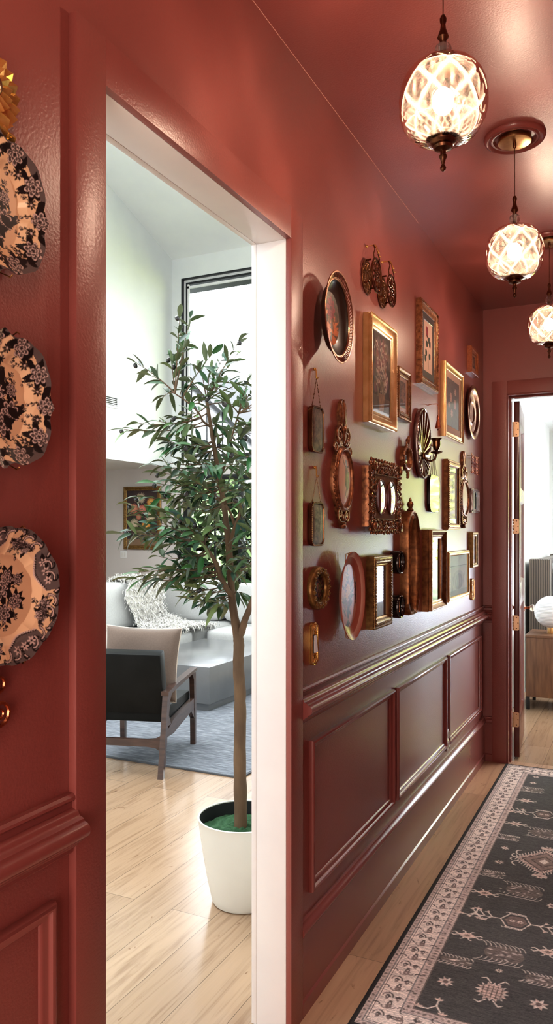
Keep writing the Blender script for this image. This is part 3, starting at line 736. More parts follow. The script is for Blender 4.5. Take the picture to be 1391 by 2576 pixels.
# ---- hanging tiles on chains
def chain(mb, p0, p1, n, r):
    for k in range(n + 1):
        q = k / n; mb.ball([p0[i] + (p1[i] - p0[i]) * q for i in range(3)], (r, r, r), 5, 4)
def tile(label, px, hook_y, facecv, mat, rimmat, plain=False, extrastrands=False):
    d = .018; yc, zc, w, h = face(*px, d)
    t = wthing('hanging_tile', label, 'hanging tile', yc, zc, group='tiles hung on chains')
    hz = on_x((px[0] + px[1]) / 2, hook_y, .012).z - zc
    R = w * .22
    mb = MB(); mb.prism(rrect(w, h, R), .002, d * .72); mb.loop_sweep(rrect(w, h, R), [(0, .002), (-.0015, d * .5), (0, d), (.004, d), (.006, d * .72)])
    lp = rrect(w, h, R, 5); n = len(lp)
    for i in range(0, n):
        a, b2 = lp[i], lp[(i + 1) % n]; L = math.hypot(b2[0] - a[0], b2[1] - a[1]); m_ = max(1, round(L / .006))
        for k in range(m_): mb.ball((a[0] + (b2[0] - a[0]) * k / m_, a[1] + (b2[1] - a[1]) * k / m_, d * .9), .0023, 5, 4)
    mb.obj('metal_rim', rimmat, t)
    if facecv:
        cv = Canvas(w, h, 900, (.1, .1, .1)); facecv(cv, w, h)
        ol = rrect(w - .008, h - .008, R * .9, 12)
        def out(th):
            px_, py_ = np.cos(th), np.sin(th); hw, hh = (w - .008) / 2, (h - .008) / 2; n_ = 7
            k = 1 / ((np.abs(px_ / hw)) ** n_ + (np.abs(py_ / hh)) ** n_) ** (1 / n_); return k * px_, k * py_
        polar_plate('tile_face', cv, out, lambda r_: d * .8 + .003 * (1 - r_ ** 4), mat, t, 50, 160, back=False)
    else:
        MB().prism(rrect(w - .006, h - .006, R * .9), d * .7, d * .93).obj('tile_face', mat, t)
    c = MB(); top = (0, hz - .018, .011)
    for s in (-1, 1):
        p0 = (s * w * .33, h / 2 + .006, d * .6); L = math.dist(p0, top); chain(c, p0, top, int(L / .0046), .0019)
        c.tube([(s * w * .33 + .004 * math.cos(a), h / 2 + .003 + .004 * math.sin(a), d * .6) for a in [k * PI / 4 for k in range(8)]], .0012, 5, closed=True)
        if extrastrands: c.tube([(s * w * .12, h / 2, d * .6), top], .0014, 5)
    c.obj('chain', 'dark_brass', t)
    k = MB(); k.tube([(0, hz + .016, .001), (0, hz + .016, .008), (0, hz, .010), (0, hz - .016, .010), (0, hz - .020, .014), (0, hz - .014, .017)], .0022, 6); k.ball((0, hz + .012, .004), (.006, .005, .006), 8, 5); k.obj('wall_hook', 'brass_bright', t)
def mottled(seed, cols, k=900):
    def f(c, w, h):
        q = random.Random(seed); c.a[:] = cols[0]
        for i in range(k): s = q.uniform(.002, .009); c.ellipse(q.uniform(-.5, .5) * w, q.uniform(-.5, .5) * h, s, s * q.uniform(.6, 1.6), q.random() * 3, q.choice(cols), .35)
        c.grain(.2)
    return f
tile('brown marbled rectangular tile on chain, the upper one beside the doorway casing', (786, 815.7, 1018, 1134), 940, mottled(1, [(.07, .03, .018), (.16, .08, .05), (.04, .02, .014), (.22, .12, .08)]), 'stone_face', 'dark_brass')
tile('grey green mottled rectangular tile on chain, the lower one above the dark oval frame', (786, 816.4, 1263, 1373), 1186, mottled(2, [(.10, .08, .045), (.22, .18, .11), (.045, .035, .02), (.30, .26, .17)]), 'stone_face', 'dark_brass')
tile('pale ivory glazed tile with dark rim hung on chains under the candle sconce', (1082, 1106, 1193, 1287), 1128, None, 'ivory_face', 'black_lacquer', extrastrands=True)

# ---- carved cameos
def cameo(label, px_oval, ytop, ybot, d, seed, figure):
    yc, zc, rx, ry = oval(*px_oval, d)
    m_ = (px_oval[0] + px_oval[1]) / 2; top = on_x(m_, ytop, d).z - zc; bot = on_x(m_, ybot, d).z - zc
    t = wthing('carved_cameo', label, 'cameo plaque', yc, zc, group='gilt carved cameo plaques')
    mb = MB(); mb.loop_sweep(ell(rx, ry, 64), [(0, 0), (0, .55 * d), (.003, .75 * d), (.006, .8 * d), (.008, .95 * d), (.012, d), (.015, .95 * d), (.018, .8 * d), (.018, .4 * d)])
    for k in range(46):
        a = 2 * PI * k / 46
        if abs(math.sin(a)) < .93: mb.ball((0, 0, 0), (.0052, .0085, .005), 6, 4, RM(rx * .985 * math.cos(a), ry * .985 * math.sin(a), .62 * d, 0, 0, a + .5))
    mb.obj('oval_frame', 'gold_carved', t)
    cr = MB(); H = top - ry; q = random.Random(seed)
    cr.prism([(-rx * .55, ry * .86), (rx * .55, ry * .86), (rx * .5, ry + H * .32), (rx * .22, ry + H * .42), (rx * .34, ry + H * .66), (rx * .2, ry + H * .9), (0, top), (-rx * .2, ry + H * .9), (-rx * .34, ry + H * .66), (-rx * .22, ry + H * .42), (-rx * .5, ry + H * .32)], .0, .45 * d)
    for s in (-1, 1):
        scroll(cr, s * rx * .42, ry + H * .22, .55 * d, rx * .30, 1.5, PI / 2, -s, .0058); scroll(cr, s * rx * .78, ry * .90, .5 * d, rx * .22, 1.3, PI, s, .005)
        leaf3(cr, s * rx * .12, ry + H * .36, .5 * d, H * .60, rx * .34, PI / 2 - s * .10, .28 * d); leaf3(cr, s * rx * .1, ry + H * .3, .55 * d, H * .25, rx * .2, PI / 2 - s * .75, .2 * d)
        for k in range(3): leaf3(cr, s * rx * (.15 + .1 * k), ry + .02 * H, .55 * d, H * .2, rx * .22, PI / 2 - s * (.5 + .35 * k), .22 * d)
    leaf3(cr, 0, ry + H * .38, .62 * d, H * .62, rx * .26, PI / 2, .28 * d); leaf3(cr, 0, ry + H * .05, .6 * d, H * .34, rx * .3, PI / 2, .3 * d)
    cr.ball((0, ry + H * .34, .75 * d), (rx * .17, rx * .17, .008), 10, 6)
    cr.obj('crest', 'gold_carved', t)
    fn = MB(); B = -bot - ry
    fn.prism([(-rx * .6, -ry * .84), (-rx * .45, -ry - B * .25), (-rx * .14, -ry - B * .6), (0, bot), (rx * .14, -ry - B * .6), (rx * .45, -ry - B * .25), (rx * .6, -ry * .84)], 0, .4 * d)
    for s in (-1, 1):
        scroll(fn, s * rx * .36, -ry - B * .12, .52 * d, rx * .26, 1.4, -PI / 2, s, .0055); leaf3(fn, s * rx * .05, -ry - B * .1, .5 * d, B * .4, rx * .26, -PI / 2 + s * .35, .24 * d); leaf3(fn, s * rx * .5, -ry * .92, .5 * d, rx * .5, rx * .2, s * .9 if s > 0 else PI - .9, .2 * d)
    fn.ball((0, -ry - B * .46, .55 * d), (rx * .27, B * .1, .012), 10, 6); fn.ball((0, -ry - B * .66, .5 * d), (rx * .15, B * .08, .01), 10, 6); fn.ball((0, -ry - B * .86, .5 * d), (rx * .21, B * .15, .012), 12, 8)
    fn.obj('pendant_finial', 'gold_carved', t)
    cv = Canvas(2 * rx, 2 * ry, 1100, (.74, .50, .37)); figure(cv, rx, ry); cv.grain(.05)
    polar_plate('medallion', cv, lambda th: ((rx - .017) * np.cos(th), (ry - .017) * np.sin(th)), lambda r_: .55 * d + .010 * (1 - r_ ** 2), 'cameo_face', t, 70, 160, back=False)
def fig_dancer(c, rx, ry):
    g = (.17, .115, .06); g2 = (.27, .19, .10)
    for s in (.80, .79): 
        pts = [(x, y) for x, y in ell(rx * .62, ry * .70, 60, 0, -.02 * ry)]; c.line(pts + pts[:1], .0012, (.46, .30, .22))
    X = rx * .14
    c.ellipse(X, ry * .50, .009, .012, 0, g); c.ellipse(X - .004, ry * .535, .009, .006, .4, g); c.leaf(X, ry * .46, -PI / 2 - .1, .075, .030, g); c.poly([(X - .016, ry * .22), (X + .018, ry * .24), (X + .026, -ry * .2), (X + .006, -ry * .36), (X - .02, -ry * .18)], g)
    c.curve(X - .01, ry * .38, PI * .9, .04, -1.4, .006, g); c.curve(X + .01, ry * .38, -.2, .035, 1.6, .006, g); c.line([(X + .008, -ry * .28), (X + .004, -ry * .54), (X + .012, -ry * .56)], .006, g); c.line([(X - .004, -ry * .25), (X - .01, -ry * .5)], .006, g)
    for i in range(7): c.curve(X - .012 + .005 * i, ry * (.2 - .02 * i), -PI / 2 + .05 * i, .06, .25, .0016, g2)
def fig_floral(c, rx, ry):
    q = random.Random(4)
    for i in range(34): a = q.uniform(-1.2, 1.2); c.ellipse(rx * .55 * math.cos(a) * q.uniform(.7, 1.2), ry * .62 * math.sin(a), .005, .007, q.random() * 3, (.14, .10, .08))
    c.a[:] = c.a * np.array((.9, .95, .8))
cameo('tall gilt carved oval cameo with dark dancing figure, beside the upper tile', (848, 893.7, 1122, 1288), 1003, 1330, .026, 1, fig_dancer)
cameo('tall gilt carved oval cameo with dark flower edge near the far corner', (1163, 1182.5, 1206, 1302), 1134, 1329, .026, 2, fig_floral)

# ---- shell sconce with candle cup
yc, zc, rx, ry = oval(1053.7, 1087, 1027, 1202.6, .03)
t = wthing('candle_sconce', 'oval fluted shell-backed brass wall sconce with candle cup', 'wall sconce', yc, zc)
nr, nth = 40, 216; th = np.linspace(0, 2 * PI, nth, endpoint=False); rr = np.linspace(0.0, 1, nr)
fx, fy = .0, -.36 * ry
R_, T_ = np.meshgrid(rr, th, indexing='ij'); ex, ey = rx * np.cos(T_), ry * np.sin(T_)
X = fx + (ex - fx) * R_; Y = fy + (ey - fy) * R_
ph = np.arctan2((ey - fy) / ry, (ex - fx) / rx)
Z = .012 + .010 * R_ + .0075 * np.abs(np.sin(9 * ph)) * np.clip(R_ * 1.6, 0, 1) * np.clip((1.04 - R_) * 9, 0, 1)
np_mesh('shell_plate', np.stack([X.ravel(), Y.ravel(), Z.ravel()], 1), quads(nr, nth, True), None, 'dark_brass', t, 60)
mb = MB(); mb.loop_sweep(ell(rx, ry, 72), [(.004, .001), (-.001, .008), (-.002, .020), (.002, .026), (.006, .024), (.007, .018)])
for k in range(70): a = 2 * PI * k / 70; mb.ball((rx * math.cos(a), ry * math.sin(a), .024), .003, 6, 4)
mb.obj('beaded_edge', 'silver_aged', t)
a_ = MB(); a_.tube([(fx, fy, .018), (fx, fy - .02, .035), (fx, fy - .028, .055), (fx, fy - .018, .075), (fx, fy + .0, .08), (fx, fy + .01, .08)], .005, 8); a_.ball((fx, fy, .02), (.013, .018, .01), 10, 6); a_.obj('arm', 'dark_brass', t)
Mc = Matrix.Translation((fx, fy + .005, .082)) @ Euler((-PI / 2, 0, 0)).to_matrix().to_4x4()
MB().lathe([(.004, 0), (.010, .002), (.024, .006), (.030, .012), (.028, .012), (.010, .008), (.006, .012)], 28, Mc).obj('drip_pan', 'dark_brass', t)
MB().lathe([(.006, .010), (.008, .016), (.010, .020), (.016, .030), (.019, .044), (.0185, .058), (.021, .068), (.027, .074), (.026, .076), (.019, .072), (.0165, .058), (.0165, .044), (.012, .03), (.001, .028)], 28, Mc).obj('candle_cup', 'dark_brass', t)

# ---- little bell
p = on_x(1099, 1020, .045); t = wthing('hanging_bell', 'small copper cone bell on a chain from a wall hook', 'bell', p.y, p.z)
MB().tube([(-.004, .004, 0), (-.004, .008, .02), (0, .008, .045), (.004, .0, .05)], .002, 6).obj('wall_hook', 'copper', t)
c = MB(); chain(c, (.004, -.002, .05), (.004, -.048, .05), 9, .0026); c.obj('chain', 'copper', t)
Mb = Matrix.Translation((.004, -.05, .05)) @ Euler((-PI / 2, 0, 0)).to_matrix().to_4x4()
zb = -(on_x(1101, 1043, .05).z - on_x(1101, 1075, .05).z); wb = .0165
MB().lathe([(.001, .002), (.004, 0), (.007, -.006), (.007, zb * .35), (.0115, zb * .72), (wb * .9, zb * .93), (wb, zb), (wb * .92, zb), (.008, zb * .4), (.001, zb * .2)], 24, Mb).obj('bell_cone', 'copper', t)
b_ = MB(); b_.tube([(.004, -.05 + zb * .3, .05), (.004, -.05 + zb * 1.05, .05)], .0012, 5); b_.ball((.004, -.05 + zb * 1.12, .05), .005, 8, 6); b_.obj('clapper', 'copper', t)

# ---- small ornate mirror
yc, zc, rx, ry = oval(1019, 1039, 1121, 1184, .026)
t = wthing('oval_mirror', 'small oval mirror in carved dark gilt frame left of the shell sconce', 'mirror', yc, zc)
mb = MB(); mb.loop_sweep(ell(rx, ry, 40), [(0, 0), (0, .016), (.004, .024), (.009, .026), (.013, .022), (.015, .012), (.015, .004)])
for k in range(30): a = 2 * PI * k / 30; mb.ball((0, 0, 0), (.004, .0075, .006), 6, 4, RM(rx * math.cos(a), ry * math.sin(a), .02, 0, 0, a + .5))
mb.obj('carved_frame', 'gold_carved', t)
mb = MB()
for s in (-1, 1):
    scroll(mb, s * .012, ry + .008, .02, .012, 1.4, -PI / 2, s, .004); leaf3(mb, s * .005, ry + .008, .02, .026, .010, PI / 2 - s * .4, .007)
leaf3(mb, 0, ry + .006, .024, .04, .014, PI / 2, .008); mb.obj('crest', 'gold_carved', t); mb = MB()
for s in (-1, 1): scroll(mb, s * .008, -ry - .006, .018, .008, 1.2, PI / 2, -s, .0035)
leaf3(mb, 0, -ry - .002, .02, .034, .012, -PI / 2, .008); mb.ball((0, -ry - .03, .018), .006, 8, 6); mb.obj('pendant_finial', 'gold_carved', t)
MB().prism(ell(rx - .013, ry - .013, 40), .004, .012).obj('mirror_plate', 'mirror_glass', t)

# ---- ornate frame with two ovals
yc, zc, w, h = face(941, 1013, 1160, 1333, .055)
t = wthing('ornate_frame', 'heavily carved gilt frame holding two upright oval mirrors', 'picture frame', yc, zc)
mb = MB(); mb.rect_sweep(w * .92, h * .90, [(0, 0), (0, .026), (.010, .038), (.022, .040), (.028, .038), (.034, .036), (.034, .01)])
q = random.Random(9)
for x, y, v in along_rect(w * .92, h * .90, .014, .013):
    b0 = PI / 2 if v else 0
    for k in range(3):
        a = q.uniform(0, 2 * PI); L = q.uniform(.014, .024)
        mb.ball((0, 0, 0), (L / 2, L / 4.2, .006), 7, 4, RM(x + q.uniform(-.012, .012), y + q.uniform(-.012, .012), .041 + q.uniform(-.006, .005), q.uniform(-.5, .5), q.uniform(-.5, .5), a))
for x, y, v in along_rect(w * .97, h * .95, .0, .022):
    sg = q.choice((-1, 1)); scroll(mb, x + q.uniform(-.003, .003), y + q.uniform(-.003, .003), .042, .011, 1.4, q.uniform(0, 6), sg, .0042, .008, 14)
for x, y, v in along_rect(w * .98, h * 1.0, -.002, .03): leaf3(mb, x, y, .04, .018, .009, math.atan2(y / h, x / w) + q.uniform(-.5, .5), .006)
for sx in (-1, 1):
    for sy in (-1, 1): mb.ball((sx * w * .44, sy * h * .43, .052), (.014, .014, .01), 8, 6); scroll(mb, sx * w * .46, sy * h * .47, .05, .016, 1.5, 0, sx * sy, .006, .006)
mb.obj('carved_frame', 'gold_carved', t, 50)
iw, ih = w * .92 - .064, h * .90 - .064
MB().box((-iw / 2 - .004, -ih / 2 - .004, .02), (iw / 2 + .004, ih / 2 + .004, .040)).obj('velvet_panel', 'brown_velvet', t, 0)
b2 = MB(); carve_rect(b2, iw + .004, ih + .004, 0, .043, .003, .008, 6, 'bead'); b2.obj('beaded_liner', 'gold_olive', t)
for s in (-1, 1):
    ox_, oy_ = iw * .225, ih * .39
    e2 = MB(); e2.loop_sweep(ell(ox_, oy_, 44, s * iw * .245, 0), [(-.003, .040), (-.003, .046), (0, .049), (.003, .046), (.004, .041)]); o = e2.obj('oval_bezel', 'silver_aged', t)
    v, f = [], []
    for i in range(9):
        r_ = 1 - i / 8.0 * .98
        for k in range(40): v.append((s * iw * .245 + r_ * (ox_ - .002) * math.cos(2 * PI * k / 40), r_ * (oy_ - .002) * math.sin(2 * PI * k / 40), .044 + .004 * (1 - r_ * r_)))
    f = [(i * 40 + k, i * 40 + (k + 1) % 40, (i + 1) * 40 + (k + 1) % 40, (i + 1) * 40 + k) for i in range(8) for k in range(40)] + [tuple(320 + k for k in range(40))]
    m2 = MB(); m2.add(v, f); m2.obj('oval_mirror_glass', 'mirror_glass', o, 60)

# ---- framed print with black mount, second carved frame
matboard_mat[0] = 'black_mat'
frame('picture_frame', 'dark gilt frame with botanical stem print in black mount, right of the ivory tile', (1129, 1158.5, 1154, 1333), .028, .036, 'gold_antique', 'flat', art_stem, matboard=.028, extra=lambda mb, w, h, d, fw: carve_rect(mb, w, h, .35 * fw, .98 * d, .0045, .011, 7, 'leaf'))
matboard_mat[0] = 'mat_board'

# ---- filigree basket
yc, zc, w, h = face(1185, 1204.5, 1139, 1190, .03)
t = wthing('hanging_ornament', 'tiny openwork copper wire ornament beside the far corner', 'wall ornament', yc, zc)
mb = MB(); q = random.Random(14)
mb.tube([(-w / 2, h / 2, .03), (-w * .4, h * .42, .03), (0, h * .36, .032), (w * .4, h * .42, .03), (w / 2, h / 2, .03)], .0028, 6)
for k in range(6):
    x = -w * .42 + w * .84 * k / 5; mb.tube([(x, h * .38, .03), (x * .96, 0, .032), (x * .9, -h * .42, .03)], .0016, 5)
    for j in range(5): mb.tube([(x + .006 * math.cos(a), h * (.3 - .16 * j) + .007 * math.sin(a), .031) for a in [i * PI / 4 for i in range(8)]], .0015, 5, closed=True)
for k in range(6): mb.ball((-w * .4 + w * .8 * k / 5, -h * .46, .03), .0042, 7, 5)
mb.obj('wire_mesh', 'copper', t)
for x, y in ((-.4, .4), (.4, .4), (0, -.35)): MB().tube([(x * w, y * h, .001), (x * w, y * h, .03)], .002, 5).obj('foot', 'copper', t)

# ---- silver plaque
yc, zc, w, h = face(1189, 1208, 1228, 1289, .02)
t = wthing('hanging_plaque', 'pale silver scalloped plaque with a raised key shape', 'wall plaque', yc, zc)
ol = []
for x, y in rrect(w, h, .012, 4): ol.append((x, y))
ol2 = []
for i in range(len(ol)):
    a, b2 = ol[i], ol[(i + 1) % len(ol)]
    for k in range(6):
        x, y = a[0] + (b2[0] - a[0]) * k / 6, a[1] + (b2[1] - a[1]) * k / 6; s_ = 1 + .045 * math.sin(40 * math.atan2(y / h, x / w)); ol2.append((x * s_, y * s_))
mb = MB(); mb.prism(ol2, .001, .014); mb.loop_sweep(rrect(w * .86, h * .9, .01), [(0, .013), (0, .018), (.003, .020), (.006, .018), (.007, .013)]); mb.obj('scalloped_plate', 'silver_aged', t)
mb = MB(); mb.box((-.003, -h * .34, .014), (.003, h * .2, .019), .001); mb.ball((0, h * .26, .016), (.012, .016, .005), 12, 6); mb.box((-.010, -h * .34, .014), (.003, -h * .26, .019), .001); mb.obj('key_relief', 'black_metal', t)

# ---- tall oval wooden mirror
yc, zc, w, h = face(1030, 1058.5, 1290, 1551, .045); top = on_x(1044, 1256, .045).z - zc
t = wthing('oval_mirror', 'tall upright oval mirror in shaped reddish gold wooden frame with top finial', 'mirror', yc, zc)
rx, ry = w * .36, h * .445
mb = MB(); W2, H2 = w / 2, h / 2
ol = [(W2, -H2 * .82), (W2, H2 * .82), (W2 * .82, H2 * .9), (W2 * .62, H2), (W2 * .3, H2 * 1.05), (-W2 * .3, H2 * 1.05), (-W2 * .62, H2), (-W2 * .82, H2 * .9), (-W2, H2 * .82), (-W2, -H2 * .82), (-W2 * .78, -H2 * .88), (-W2 * .6, -H2), (W2 * .6, -H2), (W2 * .78, -H2 * .88)]
n = 56; inner = ell(rx, ry, n); outer = []
for x, y in inner:                               # the straight-sided outline met along each spoke
    a = math.atan2(y / ry, x / rx); dx, dy = math.cos(a) * rx, math.sin(a) * ry; best = 9
    for i in range(len(ol)):
        (x0, y0), (x1, y1) = ol[i], ol[(i + 1) % len(ol)]; det = dx * (y1 - y0) - dy * (x1 - x0)
        if abs(det) < 1e-12: continue
        s_ = (x0 * (y1 - y0) - y0 * (x1 - x0)) / det; u_ = (x0 * dy - y0 * dx) / det
        if s_ > 0 and -1e-6 <= u_ <= 1 + 1e-6: best = min(best, s_)
    outer.append((dx * best, dy * best))
rings = [(1, 0), (1, .030), (.93, .040), (.80, .042), (.66, .034), (.5, .036), (.3, .045), (.12, .040), (0, .030), (0, .006)]
v = [(inner[k][0] + (outer[k][0] - inner[k][0]) * s_, inner[k][1] + (outer[k][1] - inner[k][1]) * s_, z) for s_, z in rings for k in range(n)]
f = [(i * n + k, i * n + (k + 1) % n, (i + 1) * n + (k + 1) % n, (i + 1) * n + k) for i in range(len(rings) - 1) for k in range(n)]
mb.add(v, f); mb.obj('shaped_frame', 'gold_antique', t, 30)
mb = MB(); mb.lathe([(.012, 0), (.016, .006), (.009, .014), (.013, .024), (.016, .032), (.010, .044), (.006, top - h / 2 - .02), (.008, top - h / 2 - .012), (.001, top - h / 2)], 16, Matrix.Translation((0, H2 * 1.04, .022)) @ Euler((-PI / 2, 0, 0)).to_matrix().to_4x4()); mb.obj('finial', 'gold_antique', t)
MB().prism(ell(rx + .001, ry + .001, 56), .006, .018).obj('mirror_plate', 'mirror_glass', t)

# ---- deep gilt mirror and gold framed engraving
frame('wall_mirror', 'narrow rectangular mirror in deep stepped gold frame', (1087, 1125, 1332, 1540), .050, .045, 'gold_antique', 'slope', mirror=True, cat='mirror')
frame('picture_frame', 'wide thin gold frame with pale green grey engraving, just above the chair rail', (1131, 1182, 1389, 1516), .022, .024, 'gold_pale', 'flat', art_ruin)
frame('picture_frame', 'small narrow gold wooden frame low beside the far corner', (1190, 1203, 1339, 1428), .028, .026, 'gold_olive', 'box', art_dark)
# ---- dark oval frame near the opening
yc, zc, rx, ry = oval(789, 834, 1425, 1534, .024)
t = wthing('oval_picture', 'small dark bronze oval frame with raised flower border and dark picture', 'picture frame', yc, zc)
mb = MB(); mb.loop_sweep(ell(rx, ry, 56), [(0, 0), (0, .012), (.005, .019), (.012, .022), (.018, .021), (.021, .017), (.024, .016), (.027, .010), (.027, .003)])
for k in range(17):
    a = 2 * PI * k / 17; x, y = (rx - .012) * math.cos(a), (ry - .012) * math.sin(a)
    for j in range(5): b2 = 2 * PI * j / 5; mb.ball((x + .0055 * math.cos(b2), y + .0055 * math.sin(b2), .022), (.0045, .0045, .003), 6, 4)
    mb.ball((x, y, .025), .003, 6, 4)
mb.obj('flower_border', 'gold_olive', t)
cv = Canvas(2 * rx, 2 * ry, 1000, (.035, .022, .014)); q = random.Random(6)
for i in range(90): cv.ellipse(q.gauss(0, rx * .3), q.gauss(0, ry * .35), .004, .005, q.random() * 3, (q.uniform(.08, .4), q.uniform(.06, .27), q.uniform(.04, .14)), .6)
polar_plate('picture', cv, lambda th: ((rx - .025) * np.cos(th), (ry - .025) * np.sin(th)), lambda r_: .008, 'print_under_glass', t, 50, 120, back=False)

# ---- oval plate with bouquet
yc, zc, rx, ry = oval(860, 919.4, 1388, 1610, .045)
t = wthing('oval_platter', 'large oval cream platter with pink rim and painted flower bouquet', 'plate', yc, zc)
cv = Canvas(2.05 * rx, 2.05 * ry, 1000, (.62, .40, .32)); q = random.Random(17)
e = np.sqrt((cv.X / rx) ** 2 + (cv.Y / ry) ** 2); k = np.clip((e - .88) / .12, 0, 1)[..., None]; cv.a[:] = cv.a * (1 - k) + np.array((.40, .13, .09), np.float32) * k
x0, y0 = -.005, -.55 * ry
for i in range(26):
    a = PI / 2 + q.uniform(-.55, .45); cv.curve(x0, y0, a, q.uniform(.5, 1.1) * ry, q.uniform(-.5, .5), .002, (.05, .06, .03))
for i in range(40): cv.leaf(q.gauss(-.004, .02), q.uniform(-.55, .25) * ry, q.uniform(.3, 2.9), q.uniform(.02, .05), .010, (q.uniform(.02, .06), q.uniform(.04, .08), .02))
for i in range(12): cv.leaf(x0, y0, -PI / 2 + q.uniform(-.9, .9), .035, .006, (.03, .045, .02))
for i in range(70):
    x, y = q.gauss(-.008, .018), q.uniform(-.30, .28) * ry; c_ = q.choice([(.17, .09, .17), (.12, .06, .12), (.60, .46, .38), (.30, .18, .26), (.08, .035, .06)]); cv.daisy(x, y, q.uniform(.006, .012), 6, c_, (.5, .3, .06), q.random())
for x, y, r in ((-.008, .20, .017), (.004, .10, .015), (-.016, .02, .014)): cv.rose(x, y * ry, r, (.50, .28, .06), (.85, .62, .26), 7)
for i in range(26): cv.ellipse(q.gauss(-.012, .008), q.uniform(.25, .66) * ry, .004, .0055, q.random(), q.choice([(.10, .07, .13), (.22, .14, .22), (.45, .35, .35)]))
for j in range(3):
    x, y, a = cv.curve(.012, (-.2 + .14 * j) * ry, 1.2, .07, -1.2, .002, (.03, .045, .02)); 
    for i in range(3): cv.leaf(x - .002 * i, y - .012 * i, -PI / 2 + .3, .014, .012, (.04, .035, .06))
cv.leaf(.018, -.05 * ry, -2.0, .08, .016, (.025, .04, .018)); cv.curve(.012, -.74 * ry, .4, .014, 1.5, .0025, (.08, .05, .04)); cv.curve(.022, -.72 * ry, -1, .012, 2.5, .0025, (.08, .05, .04))
polar_plate('platter_dish', cv, lambda th: (rx * np.cos(th), ry * np.sin(th)), lambda r_: .024 + (0 if r_ < .78 else (r_ - .78) / .22 * .020) , 'plate_glaze', t, 110, 220)
mb = MB()
for s in (-1, 1): mb.tube([(s * rx * .10, -ry * .995, .043), (s * rx * .10, -ry * .95, .018), (s * rx * .06, 0, .006), (s * rx * .10, ry * .95, .018), (s * rx * .10, ry * .995, .043)], .0015, 6)
mb.obj('wire_hanger', 'brass', t)

# ---- gold frame with grey print
frame('picture_frame', 'olive gold leaf-carved frame with dusky grey print, beside the bouquet platter', (942.6, 988.8, 1400, 1585), .036, .034, 'gold_olive', 'flat', art_grey, liner='gold_pale', extra=lambda mb, w, h, d, fw: (carve_rect(mb, w, h, .5 * fw, .98 * d, .0055, .012, 8, 'leaf'), carve_rect(mb, w, h, .03 * fw, .9 * d, .0028, .008, 9, 'bead')))

# ---- two round black frames
painted('tiny_portrait', .4, coat=1.0)
for lab, yt, yb in (('small round glossy black frame, upper of two beside the tall oval mirror', 1385, 1444.5), ('small round glossy black frame, lower of two near the chair rail', 1495.7, 1556)):
    yc, zc, rx, ry = oval(1002.5, 1019, yt, yb, .042)
    t = wthing('round_picture', lab, 'picture frame', yc, zc, group='round black frames')
    mb = MB(); mb.loop_sweep(ell(rx, ry, 44), [(.002, 0), (.001, .012), (0, .030), (.001, .040), (.004, .043), (.008, .041), (.012, .030), (.014, .018), (.014, .006)]); mb.obj('frame_ring', 'black_lacquer', t)
    e2 = MB(); e2.loop_sweep(ell(rx - .013, ry - .013, 44), [(0, .010), (0, .022), (.002, .024), (.004, .020), (.004, .010)]); e2.obj('inner_liner', 'brass', t)
    cv = Canvas(2 * rx, 2 * ry, 1000, (.13, .035, .025)); cv.ellipse(0, -.01, rx * .35, ry * .4, 0, (.07, .02, .015)); cv.ellipse(0, ry * .2, rx * .2, ry * .22, 0, (.28, .13, .09)); cv.grain(.15)
    polar_plate('picture', cv, lambda th: ((rx - .013) * np.cos(th), (ry - .013) * np.sin(th)), lambda r_: .012 + .004 * (1 - r_ * r_), 'tiny_portrait', t, 30, 60, back=False)

# ---- ornate switch plates and an outlet
def switch_plate(label, px, rocker=True, mat='brass_bright'):
    yc, zc, w, h = face(*px, .012)
    t = wthing('switch_plate', label, 'light switch', yc, zc)
    ol = []
    for x, y in [(1, -.8), (1, .8), (.9, .86), (.62, .88), (.5, .95), (.25, .995), (0, 1), (-.25, .995), (-.5, .95), (-.62, .88), (-.9, .86), (-1, .8), (-1, -.8), (-.9, -.86), (-.62, -.88), (-.5, -.95), (-.25, -.995), (0, -1), (.25, -.995), (.5, -.95), (.62, -.88), (.9, -.86)]: ol.append((x * w / 2, y * h / 2))
    mb = MB(); mb.prism(ol, .0, .007); mb.loop_sweep(ol, [(0, .006), (0, .012), (.002, .0135), (.005, .012), (.006, .007)])
    q = random.Random(3)
    for sy in (-1, 1):
        for s in (-1, 1):
            scroll(mb, s * w * .2, sy * h * .37, .010, w * .13, 1.4, 0, s * sy, .0026); scroll(mb, s * w * .25, sy * h * .30, .010, w * .10, 1.3, PI, -s * sy, .0024); leaf3(mb, s * .004, sy * h * .40, .010, h * .06, .010, sy * (PI / 2 - s * sy * .7) if sy > 0 else -PI / 2 + s * .7, .004)
        leaf3(mb, 0, sy * h * .34, .011, h * .12, .012, sy * PI / 2, .005)
    for s in (-1, 1):
        for k in range(14): mb.ball((s * w * .40, -h * .36 + h * .72 * k / 13, .009), .0024, 6, 4)
    mb.obj('ornate_plate', mat, t)
    if rocker:
        MB().box((-w * .235, -h * .21, .006), (w * .235, h * .21, .011), .0015).obj('switch_surround', 'black_hole', t, 30)
        v = MB(); v.prism([(-h * .195, .009), (h * .195, .009), (h * .195, .012), (0, .015), (-h * .195, .018)], -w * .18, w * .18, Matrix(((0, 0, 1, 0), (1, 0, 0, 0), (0, 1, 0, 0), (0, 0, 0, 1)))); v.obj('rocker', 'white_plastic', t, 20)
    else:
        MB().box((-w * .2, -h * .18, .006), (w * .2, h * .18, .012), .0015).obj('rocker', 'brass', t, 30)
    return t
switch_plate('ornate gold switch plate with white rocker beside the doorway casing', (785, 801, 1568, 1677))
switch_plate('small ornate brass switch plate just above the chair rail near the far corner', (1186.8, 1193.5, 1456, 1511), False, 'brass')
yc, zc, w, h = face(1124.5, 1133.5, 1837, 1891, .012)
